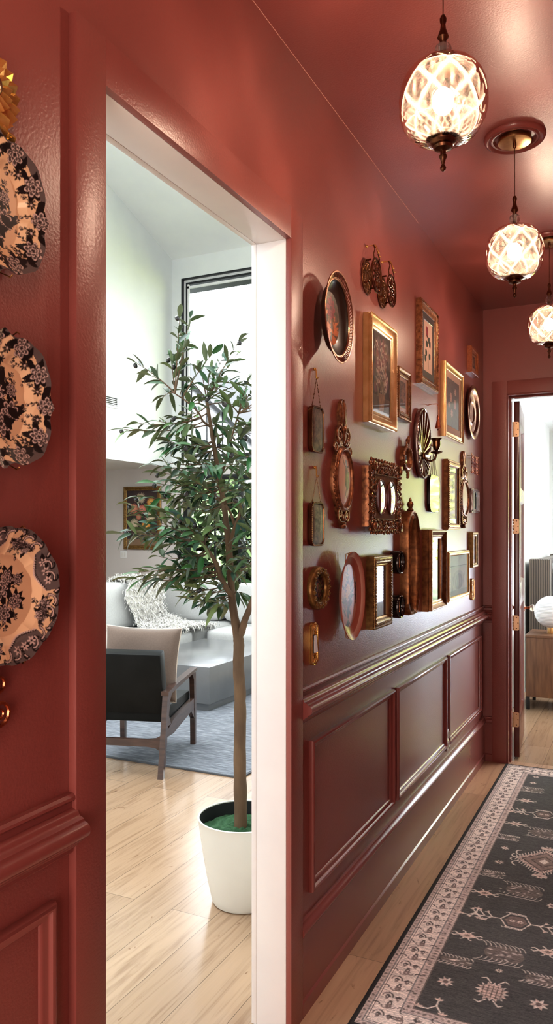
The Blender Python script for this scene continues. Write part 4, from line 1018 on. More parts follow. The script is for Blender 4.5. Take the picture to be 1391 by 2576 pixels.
t = wthing('wall_outlet', 'silver framed double power outlet on the red panelling', 'power outlet', yc, zc)
mb = MB(); mb.box((-w / 2, -h / 2, 0), (w / 2, h / 2, .012), .003); mb.obj('cover_plate', 'silver_aged', t, 30)
for s in (-1, 1):
    o = MB().prism(rrect(w * .55, h * .32, w * .2), .010, .0145, Matrix.Translation((0, s * h * .22, 0))).obj('socket_face', 'white_plastic', t, 30)
    g = MB()
    for k in (-1, 1): g.box((k * w * .13 - .0015, s * h * .22 - .006, .0135), (k * w * .13 + .0015, s * h * .22 + .006, .0150))
    g.ball((0, s * h * .22 - .012, .0142), (.0025, .0025, .001), 8, 4); g.obj('socket_slots', 'black_hole', o, 0)

# ------------------------------------------------------------------ plates and their brass hanger on the near wall
CREAM, GREY, BLK, WHT = (.74, .53, .33), (.13, .105, .10), (.010, .008, .008), (.60, .47, .42)
def transfer_flower(c, x, y, r, q):
    for k in range(5): c.leaf(x, y, q.uniform(0, 6.3), r * 1.75, r * .75, BLK)
    c.rose(x, y, r * .92, (.03, .022, .02), WHT, 7, q.random() * 6, (.085, .066, .062))
def sprig(c, x, y, a, L, q, s=1):
    ex, ey, ea = c.curve(x, y, a, L, q.uniform(-.8, .8), .0014 * s, BLK)
    for k in range(6):
        f_ = k / 6; c.leaf(x + (ex - x) * f_, y + (ey - y) * f_, a + (1 if k % 2 else -1) * .9, L * .26, L * .12, (.03, .022, .02) if k % 3 else (.12, .09, .085))
    c.daisy(ex, ey, L * .14, 6, (.06, .045, .045), WHT, q.random())
def plate_rose(c, R):
    q = random.Random(40); c.a[:] = CREAM
    th = np.arctan2(c.Y, c.X); e = np.hypot(c.X, c.Y) / R
    c.a[e > .90 + .03 * np.sin(9 * th)] = GREY
    for i in range(22):                                   # dense floral border
        a = 2 * PI * i / 22 + .05; rr = R * (.83 + .05 * math.sin(i * 2.1)); x, y = rr * math.cos(a), rr * math.sin(a)
        for k in range(3): c.leaf(x, y, a + q.uniform(-2.2, 2.2), .022, .011, BLK)
        for k in range(1): sprig(c, x * .94, y * .94, a + PI + q.uniform(-.6, .6), .022, q, .8)
    for i in range(11):
        a = 2 * PI * i / 11; rr = R * .86; transfer_flower(c, rr * math.cos(a), rr * math.sin(a), .0165, q)
    for i in range(11):
        a = 2 * PI * (i + .5) / 11; rr = R * .74; c.daisy(rr * math.cos(a), rr * math.sin(a), .0085, 7, (.03, .022, .02), WHT, a); 
    for i in range(16):                                   # centre bouquet
        a = q.uniform(0, 6.3); sprig(c, .02 * math.cos(a), .025 * math.sin(a), a + q.uniform(-.5, .5), q.uniform(.03, .05), q)
    for x, y, r in ((0, .01, .023), (.032, -.018, .020), (-.028, -.02, .021), (.012, -.04, .02), (-.006, .045, .018), (.035, .02, .012)): transfer_flower(c, x, y, r, q)
    for k in range(10): a = q.uniform(0, 6.3); c.leaf(.03 * math.cos(a), .03 * math.sin(a), a, .03, .013, BLK)
def plate_scroll(c, R):
    q = random.Random(52); c.a[:] = CREAM; th = np.arctan2(c.Y, c.X); e = np.hypot(c.X, c.Y) / R
    c.a[e > .93 + .015 * np.sin(24 * th)] = GREY
    for k in range(4):                                    # dark cartouches alternating with cream ones
        a = PI / 2 - .25 + k * PI / 2 + PI / 4 * 0 - .9
        pts = [(R * rr * math.cos(a + da), R * rr * math.sin(a + da)) for da, rr in ((-.38, .95), (-.40, .78), (-.22, .68), (0, .65), (.22, .68), (.40, .78), (.38, .95), (.2, .97), (0, .98), (-.2, .97))]
        c.poly(pts, GREY)
        for da in (-.2, -.02, .16): x, y = R * .82 * math.cos(a + da), R * .82 * math.sin(a + da); c.leaf(x, y, a + da + 1.3, .018, .009, BLK); c.daisy(x, y, .008, 6, WHT, BLK)
        for i in range(16): d_ = -.36 + .72 * i / 15; rr = .655 + .10 * (abs(d_) / .36) ** 2; c.ellipse(R * rr * math.cos(a + d_), R * rr * math.sin(a + d_), .0017, .0017, 0, WHT); c.ellipse(R * (rr + .02) * math.cos(a + d_), R * (rr + .02) * math.sin(a + d_), .0014, .0014, 0, BLK)
        a += PI / 4
        for s in (-1, 1): transfer_flower(c, R * .76 * math.cos(a + s * .12), R * .76 * math.sin(a + s * .12), .0105, q)
        for i in range(6): sprig(c, R * .78 * math.cos(a), R * .78 * math.sin(a), q.uniform(0, 6.3), .026, q, .8)
    for i in range(30):                                   # scrolled edge
        a = 2 * PI * i / 30
        x, y = R * .92 * math.cos(a), R * .92 * math.sin(a)
        for wd, cc in ((.0052, BLK), (.0022, WHT)): c.curve(x, y, a + PI / 2 - .6, .026, 2.4 if i % 3 else -2.0, wd, cc, 8)
        c.curve(x * .97, y * .97, a - 1.2, .018, 3.2, .0028, BLK)
    for i in range(22): a = q.uniform(0, 6.3); sprig(c, .015 * math.cos(a), .02 * math.sin(a), a, q.uniform(.025, .042), q)
    for x, y, r in ((-.004, .012, .020), (.030, -.012, .014), (.012, .030, .013), (-.02, -.03, .016), (.004, -.03, .015), (.034, .026, .010)): transfer_flower(c, x, y, r, q)
def squared(R):
    def f(th):
        n_ = 3.0; base = R * .93 / (np.abs(np.cos(th)) ** n_ + np.abs(np.sin(th)) ** n_) ** (1 / n_)
        k = (th + PI / 4) % (PI / 2) - PI / 4; base = base * (1 + .055 * np.exp(-(k / .07) ** 2) - .02 * np.exp(-((np.abs(k) - .22) / .1) ** 2)) * (1 + .010 * np.cos(16 * th))
        return base * np.cos(th), base * np.sin(th)
    return f
def lobed(R):
    def f(th):
        k = np.abs(np.sin(4 * th + .3)); base = R * (.955 + .045 * k ** .6) * (1 + .008 * np.cos(16 * th)); return base * np.cos(th), base * np.sin(th)
    return f
def dishprof(r): return .014 if r < .60 else (.014 + (r - .60) / .12 * .010 if r < .72 else .024 + (r - .72) / .28 * .012)
YP = .99
for lab, right, yt, yb, art, ol in (('squarish scalloped black and cream floral plate, topmost of the wall stack', 122, 362, 712, plate_rose, squared), ('squarish scalloped black and cream floral plate, middle of the wall stack', 136, 843, 1186, plate_rose, squared), ('rounder lobed cream plate with black scrolled border, lowest of the wall stack', 150, 1322, 1664, plate_scroll, lobed)):
    m_ = (yt + yb) / 2; e = on_x(right, m_, .034); a, b2 = on_x(right - 60, yt, .034), on_x(right - 60, yb, .034)
    R = (a.z - b2.z) / 2 * 1.0
    t = wthing('dinner_plate', lab, 'plate', e.y - R, (a.z + b2.z) / 2)
    Rm = R * 1.02
    cv = Canvas(2.1 * R, 2.1 * R, 1300, CREAM); art(cv, R)
    polar_plate('plate_dish', cv, ol(R), dishprof, 'plate_glaze', t, 150, 420)
    m2 = MB()
    for s in (-1, 1): m2.tube([(s * .03, -R * .96, .037), (s * .03, -R * .99, .032), (s * .03, -R * .9, .010), (s * .02, 0, .006), (s * .03, R * .9, .010), (s * .03, R * .99, .032), (s * .03, R * .96, .037)], .0014, 6)
    m2.obj('wire_clip', 'brass', t)
# brass bow and strap
p = on_x(0, 222, .03); yb_ = p.y - .016
t = wthing('plate_hanger', 'polished brass pleated bow with ribbon tails above the wall plates', 'plate hanger', yb_, p.z)
def fan(mb, cx, cy, R0, R1, n, z, amp, a0=0, a1=2 * PI):
    v, f = [], []
    for k in range(n + 1):
        a = a0 + (a1 - a0) * k / n; zz = z + (amp if k % 2 else -amp)
        v += [(cx + R0 * math.cos(a), cy + R0 * math.sin(a), z), (cx + R1 * math.cos(a), cy + R1 * math.sin(a), zz), (cx + R1 * .96 * math.cos(a), cy + R1 * .96 * math.sin(a), zz - .0035), (cx + R0 * math.cos(a), cy + R0 * math.sin(a), z - .003)]
    for k in range(n):
        for j in range(4): f.append((k * 4 + j, k * 4 + (j + 1) % 4, (k + 1) * 4 + (j + 1) % 4, (k + 1) * 4 + j))
    mb.add(v, f)
mb = MB(); fan(mb, 0, 0, .016, .068, 44, .020, .0045); fan(mb, 0, 0, .012, .042, 32, .029, .004); mb.obj('pleated_rosette', 'brass_bright', t, 20)
mb = MB(); mb.ball((0, 0, .032), (.019, .019, .008), 16, 8); mb.obj('rosette_button', 'dark_brass', t)
mb = MB()
for s in (-1, 1):
    v, f = [], []
    for k in range(9):
        q_ = k / 8; x = s * (.016 + .022 * q_); y = -.034 - .048 * q_; z = .024 + .006 * math.sin(q_ * 13); wd = .015 + .006 * q_
        v += [(x - wd, y + .004 * s, z), (x + wd, y - .004 * s, z + .004), (x + wd, y - .004 * s, z + .001), (x - wd, y + .004 * s, z - .003)]
    f = [(k * 4 + j, k * 4 + (j + 1) % 4, k * 4 + 4 + (j + 1) % 4, k * 4 + 4 + j) for k in range(8) for j in range(4)] + [(0, 1, 2, 3), (35, 34, 33, 32)]
    mb.add(v, f)
mb.obj('ribbon_tails', 'brass_bright', t, 25)
zl = on_x(0, 1850, .02).z - p.z
mb = MB()
for s in (-1, 1): mb.tube([(s * .022, -.05, .0035), (s * .022, zl + .12, .0035)], .0022, 6)
mb.obj('strap_rods', 'brass', t)
mb = MB()
for s in (-1, 1):
    for k in range(3): scroll(mb, s * (.034 - .004 * k), zl + .035 + .05 * k, .012, .022, 1.5, PI / 2 if k % 2 else -PI / 2, s, .0042)
    leaf3(mb, s * .012, zl + .05, .012, .07, .018, PI / 2 - s * .25, .006)
mb.ball((0, zl + .01, .012), (.016, .02, .01), 10, 6); mb.obj('scroll_tail', 'copper', t)
# ------------------------------------------------------------------ pendants
def globe_mat():
    m = bpy.data.materials.new('cut_glass'); m.use_nodes = True; nt = m.node_tree; nt.nodes.clear()
    o = nt.nodes.new('ShaderNodeOutputMaterial')
    tr = nt.nodes.new('ShaderNodeBsdfTransparent'); tr.inputs[0].default_value = (1, .95, .88, 1)
    tl = nt.nodes.new('ShaderNodeBsdfTranslucent'); tl.inputs[0].default_value = (.066, .053, .041, 1)
    gl = node(nt, 'ShaderNodeBsdfGlossy', i_Roughness=.06); gl.inputs[0].default_value = (1, .95, .9, 1)
    v = nt.nodes.new('ShaderNodeVertexColor'); v.layer_name = 'Col'
    rp = nt.nodes.new('ShaderNodeMapRange'); rp.inputs['To Min'].default_value = .15; rp.inputs['To Max'].default_value = .95
    nt.links.new(v.outputs['Color'], rp.inputs['Value'])
    m1 = nt.nodes.new('ShaderNodeMixShader'); nt.links.new(rp.outputs[0], m1.inputs[0]); nt.links.new(tr.outputs[0], m1.inputs[1]); nt.links.new(tl.outputs[0], m1.inputs[2])
    lw = node(nt, 'ShaderNodeLayerWeight', i_Blend=.10); m2 = nt.nodes.new('ShaderNodeMixShader')
    nt.links.new(lw.outputs['Fresnel'], m2.inputs[0]); nt.links.new(m1.outputs[0], m2.inputs[1]); nt.links.new(gl.outputs[0], m2.inputs[2]); nt.links.new(m2.outputs[0], o.inputs[0])
    MATS['cut_glass'] = m
    m, nt, b = new_mat('bulb_glow'); P(b, color=(1, .8, .6), em=(1.0, .80, .64), ems=BULB)
BULB = 600.0
globe_mat()
simple('crystal', (.9, .82, .78), rough=.05, metal=0, trans=.75)
simple('antique_bronze', (.20, .095, .05), (.12, .055, .03), 30, .3, 1)
ZP = 2.573 - ZC
def make_pendant():
    t = thing('pendant_light', '', 'pendant light')
    Mz = Matrix.Translation((0, 0, 0))
    MB().lathe([(.001, -.002), (.055, -.002), (.060, -.006), (.061, -.018), (.060, -.0215), (.057, -.0225), (.02, -.0227), (.001, -.0228)], 40).obj('ceiling_canopy', 'brass', t)
    c = MB(); c.lathe([(.006, -.020), (.007, -.036), (.004, -.042), (.001, -.044)], 14); c.tube([(0, 0, -.03), (0, 0, -.225)], .0014, 6); c.obj('cord', 'antique_bronze', t)
    z = lambda q: q            # heights measured below the ceiling
    MB().lathe([(.001, -.219), (.005, -.222), (.0085, -.230), (.0075, -.238), (.0055, -.243), (.0075, -.256), (.012, -.268), (.014, -.275), (.011, -.279), (.008, -.283), (.006, -.290), (.006, -.325), (.009, -.327), (.010, -.333), (.012, -.337), (.024, -.341), (.028, -.346), (.034, -.350), (.036, -.354), (.001, -.354)], 24).obj('top_spindle', 'antique_bronze', t)
    cb = MB(); cb.ball((0, 0, -.306), (.021, .021, .019), 10, 6); cb.obj('crystal_bead', 'crystal', t, 0)
    # globe, cut in crossing diamonds
    nth, nph = 168, 76; th = np.linspace(0, 2 * PI, nth, endpoint=False); s = np.linspace(0, 1, nph)
    zt, zb = -.340 + 0, -.540
    ph = (s - .5) * PI * .93
    RX, RZ = .106, .096
    rr = RX * np.cos(ph * .98) ** .62; zz = -RZ * np.sin(ph) / np.sin(PI * .465); zc = -.432
    T_, S2 = np.meshgrid(th, s)
    big = np.maximum(np.abs(np.cos(4 * T_ + 5.6 * (S2 - .5) * PI / 2)), np.abs(np.cos(4 * T_ - 5.6 * (S2 - .5) * PI / 2)))
    fine = np.maximum(np.abs(np.cos(16 * T_ + 9 * S2 * PI)), np.abs(np.cos(16 * T_ - 9 * S2 * PI))) * (.35 + .65 * (np.abs(S2 - .5) > .15))
    band = np.exp(-((np.abs(S2 - .5) - .22) / .014) ** 2)
    ridge = np.clip((big - .90) / .10, 0, 1); pat = np.clip(np.maximum(np.maximum(ridge, np.clip((fine - .86) / .14, 0, 1) * .75), band), 0, 1)
    fan_ = np.clip((np.abs(np.cos(14 * T_)) - .55) / .45, 0, 1) * (np.abs(S2 - .5) < .17) * np.clip(1 - big, 0, 1) * 1.2
    pat = np.clip(np.maximum(pat, fan_), 0, 1)
    R = rr[:, None] * (1 + .028 * (pat - .4))
    V = np.stack([(R * np.cos(T_)).ravel(), (R * np.sin(T_)).ravel(), np.repeat((zc + zz)[:, None], nth, 1).ravel()], 1)
    col = np.repeat(pat.ravel()[:, None], 3, 1)
    np_mesh('glass_globe', V, quads(nph, nth, True), col, 'cut_glass', t, 0)
    bl = MB(); bl.ball((0, 0, -.430), (.026, .026, .032), 12, 8); bl.obj('bulb', 'bulb_glow', t)
    MB().lathe([(.028, -.510), (.038, -.512), (.040, -.516), (.036, -.522), (.032, -.528), (.029, -.533), (.022, -.536), (.024, -.540), (.021, -.546), (.010, -.549), (.007, -.551), (.007, -.560), (.0095, -.562), (.010, -.566), (.0075, -.569), (.005, -.576), (.0035, -.584), (.0055, -.587), (.0075, -.592), (.006, -.597), (.001, -.601)], 26).obj('bottom_finial', 'antique_bronze', t)
    return t
MED = [(.112, 0), (.112, -.004), (.108, -.012), (.101, -.016), (.094, -.013), (.090, -.009), (.084, -.013), (.078, -.012), (.074, -.006), (.072, -.001)]
pend = make_pendant()
PX = .54
for k, (y, lab) in enumerate(((1.854, 'nearest and largest cut-glass globe pendant with bronze finial, at the top of the view'), (2.97, 'middle cut-glass globe pendant hanging from the visible ceiling ring'), (4.09, 'farthest cut-glass globe pendant, partly cut off at the right edge'))):
    o = pend if k == 0 else dup(pend)
    o.location = (PX, y, ZC); o['label'] = lab; o['group'] = 'cut-glass pendants along the hall ceiling'
    md = MB(); md.lathe([(r_, z_) for r_, z_ in MED] + [(.070, -.001)], 56)
    q = md.obj('ceiling_ring', 'red_trim_paint', None, 40); q.location = (PX, y, ZC)
    tag(q, ('red painted ceiling ring above the nearest pendant', 'round red painted ceiling ring around the canopy of the middle pendant', 'red painted ceiling ring above the farthest pendant at the right edge')[k], 'ceiling ring', 'ceiling rings of the pendants')

# ------------------------------------------------------------------ hall runner
painted('rug_weave', .95, bump=.5, bscale=500)
m = MATS['rug_weave']; nt = m.node_tree; b = nt.nodes['Principled BSDF']
vc = [n for n in nt.nodes if n.type == 'VERTEX_COLOR'][0]
n1 = node(nt, 'ShaderNodeTexNoise', i_Scale=14.0, i_Detail=7.0, i_Roughness=.7); nt.links.new(coords(nt, (1.0, 14, 1)), n1.inputs['Vector'])
n2 = node(nt, 'ShaderNodeTexNoise', i_Scale=160.0, i_Detail=2.0); nt.links.new(coords(nt, (1, 2.5, 1)), n2.inputs['Vector'])
mm = node(nt, 'ShaderNodeMix', data_type='RGBA', blend_type='MULTIPLY'); mm.inputs['Factor'].default_value = 1.0
nt.links.new(vc.outputs['Color'], mm.inputs['A']); nt.links.new(ramp(nt, n1.outputs['Fac'], [(.3, (.55, .55, .57)), (.72, (1.5, 1.48, 1.46))]), mm.inputs['B'])
m3 = node(nt, 'ShaderNodeMix', data_type='RGBA', blend_type='MULTIPLY'); m3.inputs['Factor'].default_value = .8
nt.links.new(mm.outputs['Result'], m3.inputs['A']); nt.links.new(ramp(nt, n2.outputs['Fac'], [(.32, (.62, .62, .62)), (.62, (1.25, 1.25, 1.25))]), m3.inputs['B']); nt.links.new(m3.outputs['Result'], b.inputs['Base Color'])
RX0, RX1, RY0, RY1 = .158, .922, 2.225, 5.157
rw, rl = RX1 - RX0, RY1 - RY0; rcx, rcy = (RX0 + RX1) / 2, (RY0 + RY1) / 2
DK, LT, MD, GR = (.088, .086, .086), (.76, .65, .60), (.56, .45, .42), (.28, .255, .25)
cv = Canvas(rw, rl, 420, DK)
hx, hy = rw / 2, rl / 2; q = random.Random(77)
def rb(i0, col, al=1): cv.rect(-hx + i0, hx - i0, -hy + i0, hy - i0, col, al)
rb(0, (.03, .028, .028)); rb(.014, MD); rb(.030, GR); rb(.036, LT); rb(.041, (.16, .13, .12)); rb(.044, LT); rb(.125, GR); rb(.129, MD); rb(.158, (.20, .16, .15)); rb(.162, DK)
bc = .085
def edgept(sv):            # a walk round the border's middle line
    W, L = rw - 2 * bc, rl - 2 * bc; sv %= 2 * (W + L)
    if sv < L: return -hx + bc, -hy + bc + sv, PI / 2
    sv -= L
    if sv < W: return -hx + bc + sv, hy - bc, 0
    sv -= W
    if sv < L: return hx - bc, hy - bc - sv, -PI / 2
    sv -= L
    return hx - bc - sv, -hy + bc, PI
per = 2 * (rw + rl - 4 * bc); N = 132
for k in range(N):          # scrolling border
    x, y, a = edgept(per * k / N); nx_, ny_ = -math.sin(a), math.cos(a); c1 = (.26, .20, .185); c2 = (.12, .10, .095)
    if k % 2:
        for s in (-1, 1):
            cv.curve(x, y, a + s * .9, .034, -s * 1.8, .0048, c2); cv.curve(x + nx_ * s * .022, y + ny_ * s * .022, a + PI * .9, .03, s * 2.6, .004, c1); cv.curve(x + nx_ * s * .03, y + ny_ * s * .03, a, .028, s * 2.4, .004, c2)
        cv.ellipse(x, y, .013, .010, a, (.27, .20, .18)); cv.daisy(x, y, .0125, 6, c1, MD, a)
    else:
        for s in (-1, 1): cv.ellipse(x + nx_ * s * .018, y + ny_ * s * .018, .012, .007, a, c2); cv.ellipse(x + nx_ * s * .018, y + ny_ * s * .018, .006, .0035, a, LT); cv.curve(x + nx_ * s * .034, y + ny_ * s * .034, a + .4, .03, -s * 2, .0042, c1); cv.leaf(x + nx_ * s * .006, y + ny_ * s * .006, a + s * 1.2, .022, .009, c2); cv.leaf(x + nx_ * s * .012, y + ny_ * s * .012, a + PI - s * .5, .02, .008, c1)
        cv.curve(x, y, a, .03, 1.2, .005, c2)
for k in range(330):        # guard stripes
    for ins in (.022, .143):
        W, L = rw - 2 * ins, rl - 2 * ins; sv = 2 * (W + L) * k / 330
        if sv < L: x, y = -hx + ins, -hy + ins + sv
        elif sv < L + W: x, y = -hx + ins + sv - L, hy - ins
        elif sv < 2 * L + W: x, y = hx - ins, hy - ins - (sv - L - W)
        else: x, y = hx - ins - (sv - 2 * L - W), -hy + ins
        cv.ellipse(x, y, .0055 + .002 * q.random(), .0045, q.random() * 3, (.13, .105, .095) if k % 2 else (.33, .26, .235), .85)
PK = (.64, .49, .44); PL = (.72, .62, .57)
def star(x, y, r):
    for k in range(8): cv.leaf(x, y, PI / 8 + k * PI / 4, r, r * .38, PL if k % 2 else PK)
    cv.ellipse(x, y, r * .3, r * .3, 0, (.2, .15, .14))
def crab(x, y, s, tilt=0):
    cv.poly([(x - s, y), (x - s * .3, y + s * .55), (x + s * .3, y + s * .55), (x + s, y), (x + s * .3, y - s * .55), (x - s * .3, y - s * .55)], PK); cv.poly([(x - s * .4, y), (x, y + s * .3), (x + s * .4, y), (x, y - s * .3)], (.25, .19, .17))
    for k in (-1, 1):
        for j in (-1, 1): cv.line([(x + k * s * .8, y), (x + k * s * 1.3, y + j * s * .35), (x + k * s * 1.55, y + j * s * .2)], .005, PL); cv.curve(x + k * s * .25, y + j * s * .55, PI / 2 * j, s * .5, k * j * -1.4, .004, PL)
def smudge(x, y, w, h):
    cv.ellipse(x, y, w, h, 0, (.24, .19, .175), .6)
    for k in range(26): cv.ellipse(x + q.gauss(0, w * .55), y + q.gauss(0, h * .5), q.uniform(.004, .012), .004, 0, PL if k % 2 else DK, .6)
    for k in range(9): cv.curve(x - w + 2 * w * k / 8, y + h * .7, PI / 2, h * .8, 1.2, .0035, PL, alpha=.6); cv.curve(x - w + 2 * w * k / 8, y - h * .7, -PI / 2, h * .8, -1.2, .0035, PL, alpha=.6)
def diamond(x, y, w, h):
    for s, c_ in ((1, PK), (.82, (.12, .095, .09)), (.74, (.30, .225, .20)), (.48, (.14, .11, .10)), (.40, (.26, .20, .18)), (.2, PL)): cv.poly([(x - w * s, y), (x, y + h * s), (x + w * s, y), (x, y - h * s)], c_)
    for k in range(11):
        f_ = (k + .5) / 11
        for sx in (-1, 1):
            for sy in (-1, 1): px_, py_ = x + sx * w * f_, y + sy * h * (1 - f_); cv.line([(px_, py_), (px_ + sx * .006, py_ + sy * .022)], .0045, PL); cv.line([(px_ * .86 + x * .14, py_ * .86 + y * .14), (px_ * .94 + x * .06, py_ * .94 + y * .06)], .004, DK)
    for s in (-1, 1):
        cv.ellipse(x, y + s * (h + .02), .032, .016, 0, PK); crab(x + s * 0, y + s * (h + .03), .02)
        for j in (-1, 1): cv.curve(x + s * w * .86, y + j * .035, 0 if s > 0 else PI, .075, j * s * 2.6, .006, PL); cv.curve(x + s * w, y, 0 if s > 0 else PI, .05, j * 2.2, .006, PL)
def hexarm(x, y, s):
    P6 = [(x + s * .052 * math.cos(k * PI / 3) * 1.1, y + .062 * math.sin(k * PI / 3)) for k in range(6)]
    cv.line(P6 + P6[:1], .005, PL); cv.poly([(x + (a - x) * .75, y + (b3 - y) * .75) for a, b3 in P6], (.20, .15, .14)); star(x - .014, y, .014); star(x + .016, y, .014)
    for k in range(6): cv.curve(x - .03 + .012 * k, y + .056, PI / 2, .02, 2.6, .0035, PL); cv.curve(x - .03 + .012 * k, y - .056, -PI / 2, .02, -2.6, .0035, PL)
    for sx in (-1, 1):
        x0 = x + sx * .06; cv.line([(x0, y), (x0 + sx * .105, y + .012 * sx)], .006, PL)
        for k in range(3):
            xx = x0 + sx * (.03 + .03 * k)
            for j in (-1, 1): cv.line([(xx, y), (xx + sx * .018, y + j * .026), (xx + sx * .03, y + j * .03)], .0048, PL); cv.ellipse(xx + sx * .02, y + j * .034, .005, .007, 0, PK)
def branch(x, y, s):
    cv.line([(x - s * .9, y - s * .25), (x - s * .3, y - s * .2), (x + s * .1, y + s * .25), (x + s * .6, y - s * .5)], .0055, PL); cv.line([(x + s * .1, y + s * .25), (x + s * .1, y + s * .8)], .0055, PL)
    for dx, dy in ((-.9, -.25), (.6, -.5), (.1, .8)):
        for a in (.6, 1.6, 2.6): cv.leaf(x + dx * s, y + dy * s, a, s * .34, s * .16, PK)
def R2(cx_, cy_):           # a spot read from the photo (crop at 850,1900, scale 2.571) to rug coordinates
    p_ = on_z(850 + cx_ / 2.571, 1900 + cy_ / 2.571); return p_.x - rcx, p_.y - rcy
x, y = R2(1270, 692); diamond(0.02, y, .125, .135)
x, y = R2(1150, 1090); hexarm(x, y, 1); yh = y
x, y = R2(1330, 395); hexarm(x, y, 1)
branch(*R2(880, 1040), .06); branch(*R2(1185, 380), .05); branch(*R2(620, 1650), .055)
for c_ in ((950, 905), (835, 1180), (1360, 1290), (1150, 455), (1215, 305)): crab(*R2(*c_), .036)
for c_, w_, h_ in (((1205, 895), .075, .055), ((1075, 1305), .07, .055), ((1340, 520), .075, .05), ((1000, 780), .05, .026), ((765, 1345), .055, .026), ((1110, 545), .045, .025), ((1330, 1475), .06, .028), ((1260, 235), .06, .035)): smudge(*R2(*c_), w_, h_)
for c_, r_ in (((1080, 612), .022), ((1043, 703), .022), ((697, 1480), .030), ((1300, 1630), .032), ((1280, 150), .022), ((1262, 190), .022), ((1040, 1410), .014), ((1385, 990), .025)): star(*R2(*c_), r_)
x, y = R2(995, 1545)
for k in range(16): cv.leaf(x, y, k * PI / 8, .056, .02, PK if k % 2 else PL)
cv.ellipse(x, y, .036, .042, 0, PK); 
for k in range(5):
    cv.line([(x - .034, y - .03 + .015 * k), (x + .034, y - .03 + .015 * k)], .003, (.13, .1, .09)); cv.line([(x - .03 + .015 * k, y - .036), (x - .03 + .015 * k, y + .036)], .003, (.13, .1, .09))
for s in (-1, 1):
    for j in (-1, 1): cv.line([(x + j * .012, y + s * .05), (x + j * .03, y + s * .075), (x + j * .045, y + s * .066)], .005, PL)
for k in range(60):         # the hidden far side of the field gets the same small marks
    xx, yy = q.uniform(.16, .21), q.uniform(-hy + .2, hy - .2)
    if k % 6 == 0: star(xx, yy, .022)
t = thing('runner_rug', 'long dark grey distressed runner rug with pale patterned border on the hall floor', 'rug', (rcx, rcy, 0))
sheet('rug_pile', cv, rw, rl, .009, 'rug_weave', t)
simple('rug_edge', (.018, .016, .016), rough=.9)
MB().rect_sweep(rw + .008, rl + .008, [(0, 0.0005), (0, .006), (.004, .0095), (.009, .0095)]).obj('bound_edge', 'rug_edge', t)

# ------------------------------------------------------------------ far door, standing open into the bedroom
hx_, hy_ = DX0 + .058, YE + .126
DW, DH, DT = .735, 2.385, .036
t = bpy.data.objects.new('door_1', None); COL.objects.link(t); struct(t); t.location = (hx_, hy_, .012); t.rotation_euler = (0, 0, PI / 2 + math.radians(5.5))
simple('white_gloss', (.80, .80, .79), rough=.14, coat=.5)
# local: x along the leaf, y thickness (towards -x world face = +y), z up
w = MB()
STL, RLS = .115, [(0, .25), (1.0, 1.16), (1.72, 1.81) , (DH - .14, DH)]
w.box((0, -.0, 0), (STL, DT, DH), .002); w.box((DW - STL, 0, 0), (DW, DT, DH), .002)
for a, b2 in RLS: w.box((STL, 0.0, a), (DW - STL, DT, b2), .001)
struct(w.obj('door_frame', 'red_door_paint', t, 30))
pn = MB()
for (a, b2) in zip(RLS[:-1], RLS[1:]):
    pn.box((STL - .004, .014, a[1] - .004), (DW - STL + .004, DT - .014, b2[0] + .004))
    for y_ in (.0, ):
        pw, phh = DW - 2 * STL, b2[0] - a[1]
        pn.rect_sweep(pw, phh, [(0, .0), (.004, .003), (.014, .010), (.018, .014)], Matrix.Translation((DW / 2, 0, (a[1] + b2[0]) / 2)) @ Matrix(((1, 0, 0, 0), (0, 0, 1, 0), (0, 1, 0, 0), (0, 0, 0, 1))))
struct(pn.obj('door_panels', 'red_door_paint', t, 30))
for z_ in (on_y(1295, 1080, YE + .12).z, on_y(1293, 1324, YE + .12).z, on_y(1293, 1567, YE + .12).z, on_y(1293, 1810, YE + .12).z):
    h = MB(); z_ -= .012
    poly = [(.0, -.050)] + [(DT - .012 + .009 * math.sin(k * PI / 8), -.041 - .009 * math.cos(k * PI / 8)) for k in range(5)] + [(DT - .012 + .009 * math.cos(k * PI / 8), .041 + .009 * math.sin(k * PI / 8)) for k in range(5)] + [(0, .050)]
    h.prism(poly, -.0, .0022, Matrix(((0, 0, -1, 0), (-1, 0, 0, DT - .0), (0, 1, 0, z_), (0, 0, 0, 1))))
    for k in range(5): h.lathe([(.0062, -.050 + .0202 * k), (.0062, -.050 + .0202 * k + .0188)], 12, Matrix.Translation((-.004, DT + .004, z_)))
    hn = struct(h.obj('hinge', 'hinge_brass', t, 30))
    sc_ = MB()
    for yy, zz in ((.016, .036), (.026, 0), (.016, -.036)): sc_.ball((-.0022, DT - yy, z_ + zz), (.0012, .0042, .0042), 8, 4)
    struct(sc_.obj('screws', 'antique_bronze', hn, 0))
zk = on_y(1338, 1535, YE + .75).z
for s, yy in ((-1, 0), (1, DT)):
    Mk = Matrix.Translation((DW - .062, yy, zk)) @ Euler((PI / 2 if s < 0 else -PI / 2, 0, 0)).to_matrix().to_4x4()
    kb = MB(); kb.lathe([(.001, 0), (.026, 0), (.027, .004), (.012, .008), (.009, .014), (.009, .036), (.014, .042), (.012, .046)], 24, Mk); k0 = struct(kb.obj('knob_rosette', 'copper', t))
    g = MB(); g.lathe([(.012, .042), (.020, .048), (.027, .058), (.027, .066), (.020, .074), (.001, .076)], 12, Mk); struct(g.obj('glass_knob', 'crystal', k0, 0))

